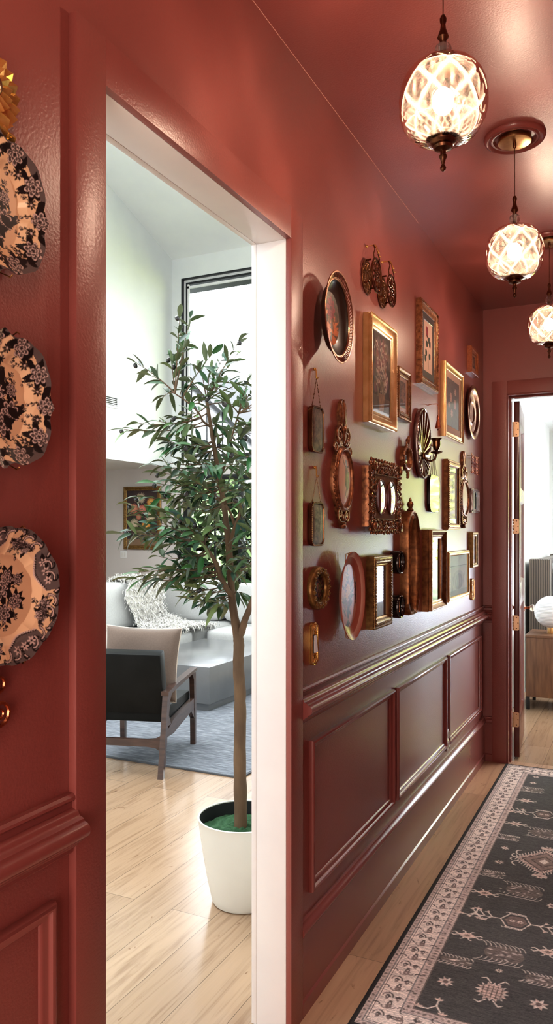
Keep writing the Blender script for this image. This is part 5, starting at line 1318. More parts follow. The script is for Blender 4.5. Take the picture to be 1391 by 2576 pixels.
# ------------------------------------------------------------------ bedroom
BL = -.17
struct(MB().box((BL - .1, YE + .12, 0), (BL, 10.1, 2.75)).obj('wall_bedroom_left', 'white_paint', smooth=0))
w = MB(); wbx0, wbx1, wbz0, wbz1 = .75, 3.8, .04, 2.55
w.box((BL, 10.0, 0), (wbx0, 10.1, 2.75)); w.box((wbx1, 10.0, 0), (4.3, 10.1, 2.75)); w.box((wbx0, 10.0, 0), (wbx1, 10.1, wbz0)); w.box((wbx0, 10.0, wbz1), (wbx1, 10.1, 2.75))
struct(w.obj('wall_bedroom_far', 'white_paint', smooth=0))
struct(MB().box((4.2, YE + .12, 0), (4.3, 10.0, 2.75)).obj('wall_bedroom_right', 'white_paint', smooth=0))
struct(MB().box((BL - .1, YE + .12, 2.75), (4.3, 10.1, 2.85)).obj('ceiling_bedroom', 'white_paint', smooth=0))
window('window_3', wbx0, wbx1, wbz0, wbz1, 10.0, [(wbx0 + wbx1) / 2], None)
struct(MB().box((BL, YE + .12, 0), (BL + .014, 10.0, .13), .003).obj('baseboard_bedroom', 'white_trim', smooth=0))
# nightstand
simple('walnut', (.21, .105, .058), (.13, .062, .036), 5, .42, stretch=(9, 9, .9), bump=.05, bscale=30)
pb = on_z(1338, 1786); pf_ = pb.y
ax0 = on_y(1325, 1600, pf_).x; ztop = on_y(1325, 1597, pf_).z; zbt = on_y(1326, 1752, pf_).z
bk = pf_ + .46
t = thing('nightstand', 'brown wooden nightstand on short black metal legs under the globe lamp', 'nightstand', (0, 0, 0))
t.location = (ax0 + .25, pf_ + .22, 0)
W_, D_ = .52, .44; lx = lambda v_: v_ - W_ / 2; 
MB().box((-W_ / 2 - .003, -D_ / 2 - .004, ztop - .022), (W_ / 2 + .003, D_ / 2, ztop), .002).obj('top', 'walnut', t, 30)
MB().box((-W_ / 2, -D_ / 2, zbt), (W_ / 2, D_ / 2, ztop - .023), .002).obj('cabinet_body', 'walnut', t, 30)
lg = [(-W_ / 2 + .018, -D_ / 2 + .02), (W_ / 2 - .018, -D_ / 2 + .02), (-W_ / 2 + .018, D_ / 2 - .02), (W_ / 2 - .018, D_ / 2 - .02)]
for x_, y_ in lg: MB().box((x_ - .014, y_ - .014, 0), (x_ + .014, y_ + .014, zbt), .002).obj('leg', 'black_metal', t, 30)
# globe lamp
def ribbed_glass():
    m, nt, b = new_mat('ribbed_glass'); P(b, color=(.82, .85, .90), rough=.18, coat=.6)
    v = coords(nt); wv = node(nt, 'ShaderNodeTexWave', i_Scale=26.0); wv.bands_direction = 'Z'; nt.links.new(v, wv.inputs['Vector']); 
    nt.links.new(ramp(nt, wv.outputs['Fac'], [(0, (.62, .64, .70)), (1, (.92, .94, .97))]), b.inputs['Base Color']); add_bump(nt, b, wv.outputs['Fac'], .5, .004)
ribbed_glass()
pl = on_y(1386, 1540, pf_ + .2); rl_ = (on_y(1386, 1540, pf_ + .2).x - on_y(1344, 1540, pf_ + .2).x)
t = thing('table_lamp', 'white ribbed glass globe lamp on a short brass base on the nightstand', 'table lamp', (pl.x, pl.y, ztop))
zb_ = .048
MB().lathe([(.001, 0), (.036, 0), (.036, .004), (.030, .006), (.030, zb_ + .004), (.001, zb_ + .006)], 32).obj('lamp_base', 'brass', t)
g = MB(); n_ = 40; prf = []
for k in range(n_ + 1):
    a = -PI / 2 + .18 + (PI - .18) * k / n_; prf.append((max(.001, rl_ * math.cos(a)), zb_ + rl_ + rl_ * math.sin(a) + .0))
g.lathe(prf, 64); g.obj('globe_shade', 'ribbed_glass', t, 60)
# bed with ribbed wing
simple('ribbed_taupe', (.105, .083, .068), (.085, .066, .054), 5, .85, sheen=.4); m = MATS['ribbed_taupe']; nt = m.node_tree; b = nt.nodes['Principled BSDF']
wv = node(nt, 'ShaderNodeTexWave', i_Scale=30.0); wv.bands_direction = 'DIAGONAL'; nt.links.new(coords(nt, (1, 1, 0.0)), wv.inputs['Vector'])
mx = node(nt, 'ShaderNodeMix', data_type='RGBA'); nt.links.new(wv.outputs['Fac'], mx.inputs['Factor']); mx.inputs['A'].default_value = (.05, .04, .033, 1); mx.inputs['B'].default_value = (.17, .135, .11, 1); nt.links.new(mx.outputs['Result'], b.inputs['Base Color']); add_bump(nt, b, wv.outputs['Fac'], .8, .006)
simple('bed_linen', (.82, .82, .83), (.76, .77, .80), 7, .8, bump=.3, bscale=9)
yw = bk + .28
wz = on_y(1335, 1406, yw).z; wxa, wxb = on_y(1330.5, 1450, yw).x, on_y(1384.5, 1450, yw).x
t = thing('bed', 'bed with ribbed taupe winged headboard and white bedding behind the nightstand', 'bed', (wxa, yw, 0))
WW = wxb - wxa
MB().box((0, 0, .02), (WW, .09, wz), .014).obj('headboard_wing', 'ribbed_taupe', t, 40)
MB().box((0, .095, .02), (.10, 1.75, wz - .015), .02).obj('headboard', 'ribbed_taupe', t, 40)
MB().box((0, 1.755, .02), (WW, 1.845, wz), .014).obj('headboard_wing', 'ribbed_taupe', t, 40)
MB().box((.11, .10, .12), (2.1, 1.74, .36), .03).obj('bed_base', 'ribbed_taupe', t, 40)
mt = MB(); mt.box((.112, .11, .37), (2.08, 1.73, .66), .05); mt.obj('mattress', 'bed_linen', t, 60)
def pillow(w_, h_, d_, seed, pinch=.12, nx_=26):
    q_ = random.Random(seed); f1, f2 = q_.uniform(0, 6), q_.uniform(0, 6); V, Fq = [], []
    U = np.linspace(-1, 1, nx_)
    A, B_ = np.meshgrid(U, U)
    px_ = A * w_ / 2 * (1 - pinch * (1 - np.abs(B_) ** 2.0) * np.abs(A) ** 3 * .5) ; py_ = B_ * h_ / 2 * (1 - pinch * (1 - np.abs(A) ** 2.0) * np.abs(B_) ** 3 * .5)
    th_ = d_ / 2 * ((1 - A ** 4) * (1 - B_ ** 4)) ** .45 * (1 + .07 * np.sin(5 * A + f1) * np.cos(4 * B_ + f2)) + .004
    V = np.concatenate([np.stack([px_.ravel(), py_.ravel(), th_.ravel()], 1), np.stack([px_.ravel(), py_.ravel(), -th_.ravel()], 1)])
    Q = quads(nx_, nx_); n2_ = nx_ * nx_; Fq = [Q, Q[:, ::-1] + n2_]
    idx = np.arange(n2_).reshape(nx_, nx_); rim = np.concatenate([idx[0, :], idx[1:, -1], idx[-1, -2::-1], idx[-2:0:-1, 0]])
    r2 = np.roll(rim, -1); Fq.append(np.stack([rim, rim + n2_, r2 + n2_, r2], 1))
    return V, np.concatenate(Fq)
def pillow_obj(name, w_, h_, d_, seed, mat, parent=None, **k):
    V, Q = pillow(w_, h_, d_, seed, **k); return np_mesh(name, V, Q, None, mat, parent)
for k, (yo, lab) in enumerate(((.42, 'white pillow rising above the ribbed headboard wing at the right edge'), (1.2, 'white pillow at the far side of the bed'))):
    o = pillow_obj('pillow', .72, .60, .24, 5 + k, 'bed_linen'); tag(o, lab, 'pillow', 'white pillows on the bed')
    o.location = (wxa + .33, yw + yo + .08, 1.0); o.rotation_euler = (PI / 2, 0, PI / 2 + .0); o.rotation_euler = Euler((math.radians(75), 0, math.radians(90)), 'XYZ')
# ------------------------------------------------------------------ living room furniture
# olive tree in its pot
simple('pot_white', (.78, .78, .73), (.74, .74, .69), 4, .42)
simple('pot_inside', (.012, .014, .016), rough=.5)
simple('moss', (.02, .075, .03), (.05, .13, .06), 45, .95, bump=1.0, bscale=120)
simple('bark', (.20, .125, .07), (.115, .07, .042), 14, .8, bump=.9, bscale=45, stretch=(1, 1, .35))
simple('olive_fruit', (.02, .022, .024), (.035, .03, .03), 20, .25, coat=.3)
m, nt, b = new_mat('olive_leaf'); P(b, rough=.38, spec=.5)
geo = nt.nodes.new('ShaderNodeNewGeometry'); vcn = nt.nodes.new('ShaderNodeVertexColor'); vcn.layer_name = 'Col'
mx = node(nt, 'ShaderNodeMix', data_type='RGBA'); nt.links.new(geo.outputs['Backfacing'], mx.inputs['Factor']); nt.links.new(vcn.outputs['Color'], mx.inputs['A'])
bk_ = node(nt, 'ShaderNodeMix', data_type='RGBA'); bk_.inputs['Factor'].default_value = .55; nt.links.new(vcn.outputs['Color'], bk_.inputs['A']); bk_.inputs['B'].default_value = (.20, .22, .105, 1)
nt.links.new(bk_.outputs['Result'], mx.inputs['B']); nt.links.new(mx.outputs['Result'], b.inputs['Base Color'])
pc = on_z(611, 2264); tb = on_z(606, 2075, .27)
potc = Vector((pc.x, pc.y + .0, 0)); TD = (potc - Vector((CX, 0, 0))).to_2d().length
tt = thing('potted_olive_tree', 'tall artificial olive tree with dark fruit in a tapered white pot', 'potted tree', (potc.x, potc.y, 0))
def loc(p): return Vector(p) - Vector((potc.x, potc.y, 0))
tdep = potc.y * C_ - (potc.x - CX) * S_       # depth of the pot along the view
def T(px, py, dd=0): return loc(at_t(px, py, tdep + dd))
rR = 113 / F * tdep; hR = at_t(611, 2095, tdep - rR * .98).z
rb_ = rR * .66
prof = [(.001, .003), (rb_, .003), (rb_ + .004, .010)]
for k in range(1, 13): q_ = k / 12; prof.append((rb_ + (rR - rb_) * (q_ ** .72), .010 + (hR - .012) * q_))
prof += [(rR + .001, hR), (rR - .003, hR + .003), (rR - .007, hR), (rR - .010, hR - .03), (rR - .02, hR - .09), (.001, hR - .09)]
pot = MB().lathe(prof[:-3] + [(rR - .007, hR - .004)], 72); 
pot.f = [f_ for f_ in pot.f if len(f_) == 4 or f_[0] < 72]
pot.obj('pot', 'pot_white', tt, 50)
li = MB(); li.lathe([(rR - .0065, hR - .001), (rR - .014, hR - .07), (rR - .03, hR - .13)], 72); li.f = [f_ for f_ in li.f if len(f_) == 4]; li.obj('pot_liner', 'pot_inside', tt, 60)
# moss mound
nr_, nt_ = 30, 90; V = []
for i in range(nr_):
    for k in range(nt_):
        r_ = (rR - .016) * i / (nr_ - 1); a = 2 * PI * k / nt_
        V.append((r_ * math.cos(a), r_ * math.sin(a), hR - .062 + .018 * math.cos(min(1, r_ / rR) * PI / 2) + .006 * math.sin(31 * r_ / .2 + 3 * a) * math.sin(5 * a + 40 * r_) + .006 * rng.random()))
np_mesh('moss', np.array(V), quads(nr_, nt_, True), None, 'moss', tt)
# trunk and branches read along the photo
def path(pts, jit=0): return [T(px, py, dd) for px, py, dd in pts]
base_z = hR - .06
b0 = T(606, 2078); 
trunk_pts = [(606, 2085, 0), (605, 2000, 0), (603, 1900, .0), (604, 1800, 0), (604, 1740, 0), (600, 1690, 0), (601, 1620, 0), (599, 1596, .0)]
px2m = tdep / F
tr = MB()
def limb(pts, r0, r1, n=10):
    P_ = path(pts); out, rr = [], []
    m_ = len(P_) - 1
    for i in range(m_):
        for s in range(5):
            q_ = s / 5; g = (i + q_) / m_
            out.append(P_[i].lerp(P_[i + 1], q_) + Vector((random.uniform(-1, 1), random.uniform(-1, 1), 0)) * .0012); rr.append((r0 + (r1 - r0) * g) * px2m * random.uniform(.95, 1.06))
    out.append(P_[-1]); rr.append(r1 * px2m)
    # smooth the polyline a little
    for _ in range(2): out = [out[0]] + [(out[i - 1] + out[i] * 2 + out[i + 1]) / 4 for i in range(1, len(out) - 1)] + [out[-1]]
    tr.tube(out, rr, n); return out
sk = []
sk += limb(trunk_pts, 17, 13, 14)
main = [(599, 1604, 0), (590, 1555, 0), (583, 1500, 0), (581, 1470, .0), (578, 1420, .0), (573, 1350, 0), (567, 1300, .02), (560, 1250, .03), (551, 1200, .04), (543, 1150, .05), (535, 1100, .05), (527, 1055, .05), (520, 1010, .05)]
sk += limb(main, 11.5, 4, 10)
sk += limb([(599, 1606, 0), (608, 1590, -.01), (616, 1560, -.03), (626, 1535, -.06), (640, 1500, -.08), (652, 1440, -.1), (660, 1380, -.1), (664, 1300, -.1), (668, 1200, -.1), (660, 1100, -.1)], 10, 3, 9)
sk += limb([(586, 1502, 0), (570, 1480, -.03), (553, 1450, -.05), (547, 1425, -.06), (535, 1400, -.07), (522, 1385, -.07), (514, 1370, -.08)], 7.5, 4, 8)
sk += limb([(547, 1440, -.06), (548, 1418, -.05), (538, 1405, -.04)], 5, 3, 7)
sk += limb([(575, 1385, 0), (585, 1340, -.03), (600, 1302, -.05), (606, 1285, -.06), (604, 1265, -.06)], 5.5, 3, 7)
sk += limb([(590, 1320, -.03), (580, 1290, -.05), (568, 1270, -.06)], 4, 2.6, 7)
sk += limb([(580, 1470, 0), (590, 1458, .03), (600, 1440, .06), (622, 1425, .12), (650, 1400, .2)], 5, 2, 7)
sk += limb([(552, 1205, .04), (562, 1180, .0), (570, 1150, -.04), (580, 1110, -.06), (600, 1040, -.06)], 4, 2, 7)
sk += limb([(530, 1075, .05), (510, 1060, .02), (502, 1040, .0), (470, 1010, -.04), (440, 990, -.06)], 3, 1.4, 6)
# twigs
tips = [(452, 800), (478, 800), (470, 860), (345, 915), (380, 945), (430, 905), (445, 920), (410, 1000), (312, 1080), (350, 1065), (400, 1060), (440, 1050), (600, 860), (590, 900), (560, 900), (535, 890), (528, 930), (505, 930), (625, 960), (620, 1010), (600, 970), (575, 960), (545, 960), (480, 960), (460, 980), (500, 1000), (470, 1040), (520, 1000), (560, 1010), (590, 1020), (615, 1060), (430, 1130), (395, 1170), (405, 1190), (440, 1180), (420, 1110), (470, 1120), (500, 1110), (545, 1070), (580, 1080), (610, 1100), (590, 1140), (550, 1120), (520, 1140), (490, 1160), (460, 1160), (435, 1210), (470, 1200), (500, 1190), (535, 1180), (570, 1170), (600, 1180), (620, 1150), (390, 1215), (420, 1240), (455, 1240), (480, 1235), (510, 1230), (540, 1225), (580, 1215), (610, 1220), (410, 1290), (330, 1270), (350, 1250), (360, 1300), (395, 1320), (305, 1342), (330, 1335), (350, 1350), (380, 1350), (420, 1330), (440, 1300), (470, 1280), (500, 1270), (530, 1280), (550, 1260), (590, 1250), (620, 1270), (460, 1330), (490, 1320), (520, 1325), (545, 1310), (600, 1330), (620, 1340), (470, 1370), (500, 1365), (530, 1360), (430, 1370), (605, 1380), (620, 1400), (595, 1410), (330, 1455), (350, 1440), (370, 1450), (390, 1430), (410, 1450), (430, 1430), (450, 1445), (470, 1420), (490, 1430), (440, 1480), (480, 1460), (510, 1440), (540, 1470), (520, 1480), (490, 1510), (515, 1525), (540, 1515), (560, 1520), (565, 1490), (590, 1440), (615, 1440), (610, 1300), (560, 1350), (480, 1400), (500, 1480), (455, 1395), (400, 1400)]
for k in range(34):
    px_, py_ = random.uniform(400, 640), random.uniform(1020, 1500)
    if py_ > 1300 and px_ < 440: continue
    tips.append((px_, py_))
for k in range(26): tips.append((random.uniform(630, 780), random.uniform(930, 1420)))
def lf_mesh(V, Fq, Cc, base, d, side, L, w_, col, droop):
    d = d.normalized(); up = side; wv_ = d.cross(up)
    if wv_.length < 1e-5: wv_ = Vector((1, 0, 0))
    wv_.normalize(); up = wv_.cross(d).normalized(); o = len(V); n_ = 6
    for i in range(n_):
        q_ = i / (n_ - 1); c0 = base + d * (L * q_) - Vector((0, 0, 1)) * (droop * L * q_ * q_) ; hw = w_ / 2 * (math.sin(PI * min(1, q_ * .94 + .05)) ** .8)
        for s in (-1, 0, 1): V.append(c0 + wv_ * (hw * s) + up * (abs(s) * hw * .45)); Cc.append([x * (1.25 if s == 0 else 1) for x in col])
    for i in range(n_ - 1):
        for s in (0, 1): Fq.append((o + i * 3 + s, o + i * 3 + s + 1, o + i * 3 + 4 + s, o + i * 3 + 3 + s))
LV, LF, LC = [], [], []
olives = []
GC = [(.022, .065, .030), (.040, .105, .042), (.065, .135, .048), (.028, .075, .044), (.12, .17, .07), (.07, .14, .065)]
tips.sort(key=lambda p_: (p_[1], p_[0]))
for ti, (px_, py_) in enumerate(tips):
    edge = px_ < 420 or py_ < 900
    dd = random.uniform(-.28, .22) * (1 - abs(py_ - 1200) / 700) if not edge else random.uniform(-.12, .08)
    tip = T(px_, py_, dd)
    best = min(sk, key=lambda s_: (s_ - tip).length + (.35 if s_.z > tip.z + .02 else 0) + (5 if s_.z < T(600, 1560).z else 0))
    mid = best.lerp(tip, .5) + Vector((0, 0, -.03 if tip.z < best.z else .02)); n_ = 9
    pts = [best.lerp(mid, k / n_).lerp(mid.lerp(tip, k / n_), k / n_) for k in range(n_ + 1)]
    Lt = (tip - best).length
    tr.tube(pts, [max(.0011, .0032 * (1 - .75 * k / n_) * min(1, Lt / .2 + .3)) for k in range(n_ + 1)], 5)
    dirv = (pts[-1] - pts[-3]).normalized()
    # leaves along the outer stretch
    span = min(Lt * .75, .26); cnt = max(5, int(span / .021)) + (1 if not edge else 0)
    tone = random.choice(GC)
    for k in range(cnt):
        q_ = 1 - (span / max(Lt, 1e-3)) * k / cnt; fi = max(0, min(n_ - 1e-4, q_ * n_)); i = int(fi); p0 = pts[i].lerp(pts[i + 1], fi - i); dl = (pts[i + 1] - pts[i]).normalized()
        sd = Vector((random.gauss(0, 1), random.gauss(0, 1), random.gauss(0, .6))); sd = (sd - dl * sd.dot(dl)).normalized(); 
        d = (dl * random.uniform(.3, .95) + sd * random.uniform(.5, .9)).normalized() if k else dl
        col = [max(.005, c0 * random.uniform(.7, 1.35)) for c0 in (tone if random.random() < .7 else random.choice(GC))]
        upv = Vector((random.gauss(0, .5), random.gauss(0, .5), 1)); lf_mesh(LV, LF, LC, p0, d, upv, random.uniform(.055, .090), random.uniform(.017, .027), col, random.uniform(.0, .45))
    if random.random() < .16 or (px_, py_) in ((452, 800), (345, 915), (312, 1080), (430, 905), (330, 1270), (330, 1335), (445, 920), (600, 860), (420, 1240)): olives.append(tip + dirv * .01 + Vector((random.uniform(-.012, .012), random.uniform(-.012, .012), -.012)))
tr.obj('trunk_and_branches', 'bark', tt, 60)
np_mesh('foliage', np.array([tuple(v_) for v_ in LV]), np.array(LF), np.array(LC), 'olive_leaf', tt)
og = MB(); og.ball((0, 0, 0), (.0095, .0095, .0125), 10, 7); o0 = None
for p_ in olives[:40]:
    if o0 is None: o0 = og.obj('olive', 'olive_fruit', tt); o = o0
    else: o = o0.copy(); COL.objects.link(o); o.parent = tt
    o.location = p_; o.rotation_euler = (random.uniform(-.8, .8), random.uniform(-.8, .8), 0)

# area rug
painted('area_rug_pile', .95)
m, nt, b = new_mat('blue_grey_rug'); P(b, rough=.95)
n1 = node(nt, 'ShaderNodeTexNoise', i_Scale=5.0, i_Detail=9.0, i_Roughness=.75); nt.links.new(coords(nt, (1.3, 11, 1)), n1.inputs['Vector'])
nt.links.new(ramp(nt, n1.outputs['Fac'], [(.32, (.085, .095, .115)), (.5, (.19, .205, .235)), (.66, (.34, .36, .395))]), b.inputs['Base Color']); add_bump(nt, b, n1.outputs['Fac'], .4, .004)
ra, rb2 = on_z(273, 1907), on_z(609, 1960); rxr = -1.26 * 1.17; ry0 = (ra.y + rb2.y) / 2; rxr = rb2.x
t = thing('area_rug', 'large blue grey distressed area rug under the armchair and coffee table', 'rug', (rxr, ry0, 0))
MB().box((-2.2, .012, 0), (-.012, 2.95, .012), .003).obj('rug_pile', 'blue_grey_rug', t, 30)
simple('rug_dark_edge', (.10, .105, .12), rough=.9)
e_ = MB(); e_.box((-2.2, 0, 0), (0, .0115, .0105), .002); e_.box((-.0115, .012, 0), (0, 2.95, .0105), .002); e_.obj('bound_edge', 'rug_dark_edge', t, 30)

# armchair
simple('walnut_dark', (.085, .045, .033), (.05, .026, .02), 8, .35, stretch=(1, 1, 6), coat=.2)
simple('black_leather', (.009, .010, .010), (.013, .014, .014), 6, .42, spec=.14, bump=.12, bscale=180)
simple('beige_linen', (.175, .125, .10), (.15, .108, .086), 120, .9, bump=.25, bscale=260, sheen=.3)
simple('linen_piping', (.62, .55, .48), rough=.9)
RR, FR, FLg = on_z(404, 1960), on_z(486, 1871, .012), on_z(309, 1864, .012)
dY = (FR - RR).to_2d(); dep = dY.length; ang = math.atan2(dY.y, dY.x) - PI / 2
dX = Vector((-math.cos(ang), -math.sin(ang))); wid = abs((FLg - FR).to_2d().dot(dX))
wid = max(wid, .50)
Tch = 4.75
t = thing('lounge_chair', 'black leather lounge chair with open dark wood arms seen from behind', 'armchair', (RR.x, RR.y, 0), (0, 0, ang))
# local: x to the right (0 = right side, -wid = left side), y forward, z up
za = at_t(428, 1743, Tch).z; zar = .012
def side(x, nm):
    th_ = .034
    Mx = Matrix(((0, 0, 1, x - th_ / 2), (1, 0, 0, 0), (0, 1, 0, 0), (0, 0, 0, 1)))
    # side view (y, z): outer outline with legs, then the open loop
    def pr(poly): return MB().prism(poly, 0, th_, Mx)
    L = dep
    mb = MB()
    mb.prism([(-.012, 0), (.030, 0), (.100, .30), (.150, za - .06), (.150, za - .02), (.092, za - .02), (.055, .30)], 0, th_, Mx)
    o1 = mb.obj('leg', 'walnut_dark', t, 30)
    mb = MB(); mb.prism([(L - .018, .0125), (L + .018, .0125), (L + .022, .30), (L + .012, za - .02), (L + .010, za), (L - .042, za), (L - .028, .30)], 0, th_, Mx); mb.obj('leg', 'walnut_dark', t, 30)
    mb = MB(); mb.prism([(.085, za - .032), (L + .020, za + .012), (L + .020, za + .030), (.3, za + .012), (.085, za - .006)], -.008, th_ + .008, Mx)
    mb.prism([(.14, za - .025), (.20, za - .015), (.150, za - .065)], 0, th_, Mx); mb.prism([(L - .03, za), (L - .085, za), (L - .036, za - .05)], 0, th_, Mx); mb.obj('armrest', 'walnut_dark', t, 30)
    mb = MB(); mb.prism([(.085, .275), (.085, .235), (L * .3, .225), (L - .02, .275), (L - .02, .345), (L * .3, .315)], .002, th_ - .002, Mx); mb.prism([(L - .03, .275), (L - .10, .265), (L - .026, .2)], .002, th_ - .002, Mx); mb.prism([(.105, .30), (.17, .30), (.125, .36)], .002, th_ - .002, Mx); mb.obj('side_rail', 'walnut_dark', t, 30)
side(0, 'r'); side(-wid, 'l')
mb = MB(); zst = .215
mb.prism([(-.017, zst + .035), (-.05, zst + .018), (-.10, zst + .012), (-wid + .10, zst + .012), (-wid + .05, zst + .018), (-wid + .017, zst + .035), (-wid + .017, zst - .06), (-wid + .05, zst - .04), (-wid + .1, zst - .034), (-.1, zst - .034), (-.05, zst - .04), (-.017, zst - .06)], .045, .068, Matrix(((1, 0, 0, 0), (0, 0, 1, 0), (0, 1, 0, 0), (0, 0, 0, 1))))
mb.obj('back_stretcher', 'walnut_dark', t, 30)
MB().box((-wid + .02, dep - .01, .255), (-.02, dep + .012, .305), .004).obj('front_rail', 'walnut_dark', t, 30)
zb1, zt1 = at_t(400, 1818, Tch - .1).z, at_t(420, 1648, Tch + .02).z
lean = math.radians(13)
Mbk = Matrix.Translation((0, .125, zb1)) @ Euler((lean, 0, 0)).to_matrix().to_4x4()
Mbk = Matrix.Translation((0, .135, zb1)) @ Euler((lean * 1.0, 0, 0)).to_matrix().to_4x4()
hb = (zt1 - zb1) / math.cos(lean)
mb = MB(); mb.box((-wid + .018, 0, 0), (-.018, .095, hb), .016, Mbk); mb.obj('backrest', 'black_leather', t, 40)
mb = MB(); mb.box((-wid + .02, .16, .305), (-.02, dep - .01, .40), .02); mb.obj('seat', 'black_leather', t, 40)
o = pillow_obj('cushion', .52, .48, .13, 9, 'beige_linen'); tag(o, 'beige linen cushion standing against the chair back', 'cushion')
# stands on the seat, leaning on the backrest
ca, sa = math.cos(ang), math.sin(ang)
def chl(x, y, z): return Vector((RR.x + x * ca - y * sa, RR.y + x * sa + y * ca, z))
o.location = chl(-.243, .335, .40 + .250); o.rotation_euler = Euler((math.radians(90 - 11), math.radians(1.5), ang), 'XYZ')
pp = MB(); nn = 26; rim_ = []
for A_, B_ in [(u_, -1) for u_ in np.linspace(-1, 1, nn)] + [(1, u_) for u_ in np.linspace(-1, 1, nn)] + [(u_, 1) for u_ in np.linspace(1, -1, nn)] + [(-1, u_) for u_ in np.linspace(1, -1, nn)]:
    rim_.append((A_ * .26 * (1 - .12 * (1 - abs(B_) ** 2) * abs(A_) ** 3 * .5), B_ * .24 * (1 - .12 * (1 - abs(A_) ** 2) * abs(B_) ** 3 * .5), 0))
rim_ = [p_ for i, p_ in enumerate(rim_) if i == 0 or math.dist(p_, rim_[i - 1]) > 1e-4]
pp.tube(rim_[:-1], .005, 6, closed=True); pp.obj('seam_piping', 'linen_piping', o)

# coffee table
simple('concrete', (.17, .173, .176), (.135, .138, .142), 3, .30, bump=.04, bscale=30, coat=.6, coatr=.16)
ck = on_z(527, 1679.4, .385); far_ = on_z(538, 1607.5, .385)
t = thing('coffee_table', 'long low grey concrete block coffee table on a recessed plinth', 'coffee table', (ck.x, ck.y, .012))
cw_, cl_ = .95, far_.y - ck.y
MB().box((-cw_, 0, .062), (0, cl_, .385 - .012), .004).obj('table_block', 'concrete', t, 30)
MB().box((-cw_ + .03, .03, 0), (-.03, cl_ - .03, .062)).obj('plinth', 'concrete', t, 0)

# sofa
simple('sofa_linen', (.56, .56, .55), (.51, .51, .50), 90, .9, bump=.2, bscale=200, sheen=.3)
def cush(name, lo, hi, seed, parent, bulge=.03, mat='sofa_linen'):
    mb = bmesh.new(); bmesh.ops.create_cube(mb, size=1); bmesh.ops.subdivide_edges(mb, edges=mb.edges[:], cuts=7, use_grid_fill=True)
    lo, hi = Vector(lo), Vector(hi); sz = hi - lo; c_ = (lo + hi) / 2; q_ = random.Random(seed); f1 = q_.uniform(0, 6)
    for v_ in mb.verts:
        p_ = v_.co * 2; r_ = Vector([abs(a) for a in p_]); n_ = 7
        k_ = (r_.x ** n_ + r_.y ** n_ + r_.z ** n_) ** (1 / n_) if r_.length else 1
        p_ = p_ / max(k_, 1e-6) * max(r_) if k_ > 0 else p_
        bz = 1 + bulge * (1 - p_.x ** 2) * (1 - p_.y ** 2) / max(.08, sz.z) * .5 + .012 * math.sin(3 * p_.x + f1) * math.cos(4 * p_.y)
        by = 1 + bulge * (1 - p_.x ** 2) * (1 - p_.z ** 2) / max(.08, sz.y) * .5; bx_ = 1 + bulge * (1 - p_.y ** 2) * (1 - p_.z ** 2) / max(.08, sz.x) * .5
        v_.co = Vector((p_.x * bx_ * sz.x / 2, p_.y * by * sz.y / 2, p_.z * bz * sz.z / 2)) + c_
    me = bpy.data.meshes.new(name); mb.to_mesh(me); mb.free(); return link(name, me, mat, parent, 80)
sc = on_z(498, 1585, .44)
t = thing('sectional_sofa', 'pale grey L-shaped sectional sofa beyond the coffee table', 'sofa', (sc.x, sc.y, 0))
SD = 1.0
MB().box((-SD - .02, -2.6, .05), (-.02, .98, .25), .02).obj('sofa_base', 'sofa_linen', t, 40)
MB().box((-.018, .02, .05), (1.9, .98, .25), .02).obj('sofa_base', 'sofa_linen', t, 40)
MB().box((-SD - .20, -2.6, .05), (-SD - .022, 1.16, .70), .04).obj('sofa_back', 'sofa_linen', t, 40)
MB().box((-SD - .018, .985, .05), (.9, 1.16, .70), .04).obj('sofa_back', 'sofa_linen', t, 40)
cush('seat_cushion', (-SD, -2.55, .255), (.0, -.92, .445), 1, t); cush('seat_cushion', (-SD, -.91, .255), (.0, .0, .445), 2, t)
cush('seat_cushion', (-SD, .01, .255), (.0, .98, .445), 3, t); cush('seat_cushion', (.012, .015, .255), (1.9, .98, .445), 4, t)
for k_, (lo, hi) in enumerate((((-SD - .0, -1.55, .45), (-SD + .26, -.66, .96)), ((-SD, -.65, .45), (-SD + .26, .22, .96)))): cush('back_cushion', lo, hi, 11 + k_, t, .05)
cush('back_cushion', (-SD + .02, .70, .45), (-.12, .97, .93), 15, t, .05); cush('back_cushion', (-.1, .70, .45), (.78, .97, .90), 16, t, .05)
for x_, y_ in ((-SD + .03, -2.5), (-.1, -2.5), (1.8, .08), (1.8, .9), (-.1, .08)): MB().box((x_ - .03, y_ - .03, .0), (x_ + .03, y_ + .03, .05)).obj('leg', 'black_metal', t, 0)
# fur throw over the corner cushions
simple('white_fur', (.80, .78, .74), (.66, .63, .59), 20, .95, bump=.8, bscale=60, sheen=.6)
fx_, fy_ = sc.x - SD + .30, sc.y
V, Fq = [], []
nu, nv = 26, 40; prof = [(-.36, .55), (-.30, .86), (-.20, .985), (-.08, .975), (.02, .90), (.05, .72), (.10, .52), (.26, .475), (.5, .47), (.72, .468)]
for i in range(nu):
    s_ = i / (nu - 1) * (len(prof) - 1); k_ = min(int(s_), len(prof) - 2); a, z_ = [prof[k_][j] + (prof[k_ + 1][j] - prof[k_][j]) * (s_ - k_) for j in (0, 1)]
    for j in range(nv):
        wv_ = (j / (nv - 1) - .5) * (.66 + .12 * math.sin(3.1 * s_)); V.append((fx_ + a + .015 * math.sin(9 * wv_), fy_ - .03 + wv_ + .03 * math.sin(2.2 * s_), z_ + .012 + .018 * math.sin(7 * wv_ + s_) + .015 * rng.random()))
base = np_mesh('fur_throw', np.array(V), quads(nu, nv), None, 'white_fur'); tag(base, 'shaggy white fur throw draped over the sofa corner', 'throw blanket')
fb = MB(); q_ = random.Random(3); Vf, Ff = [], []
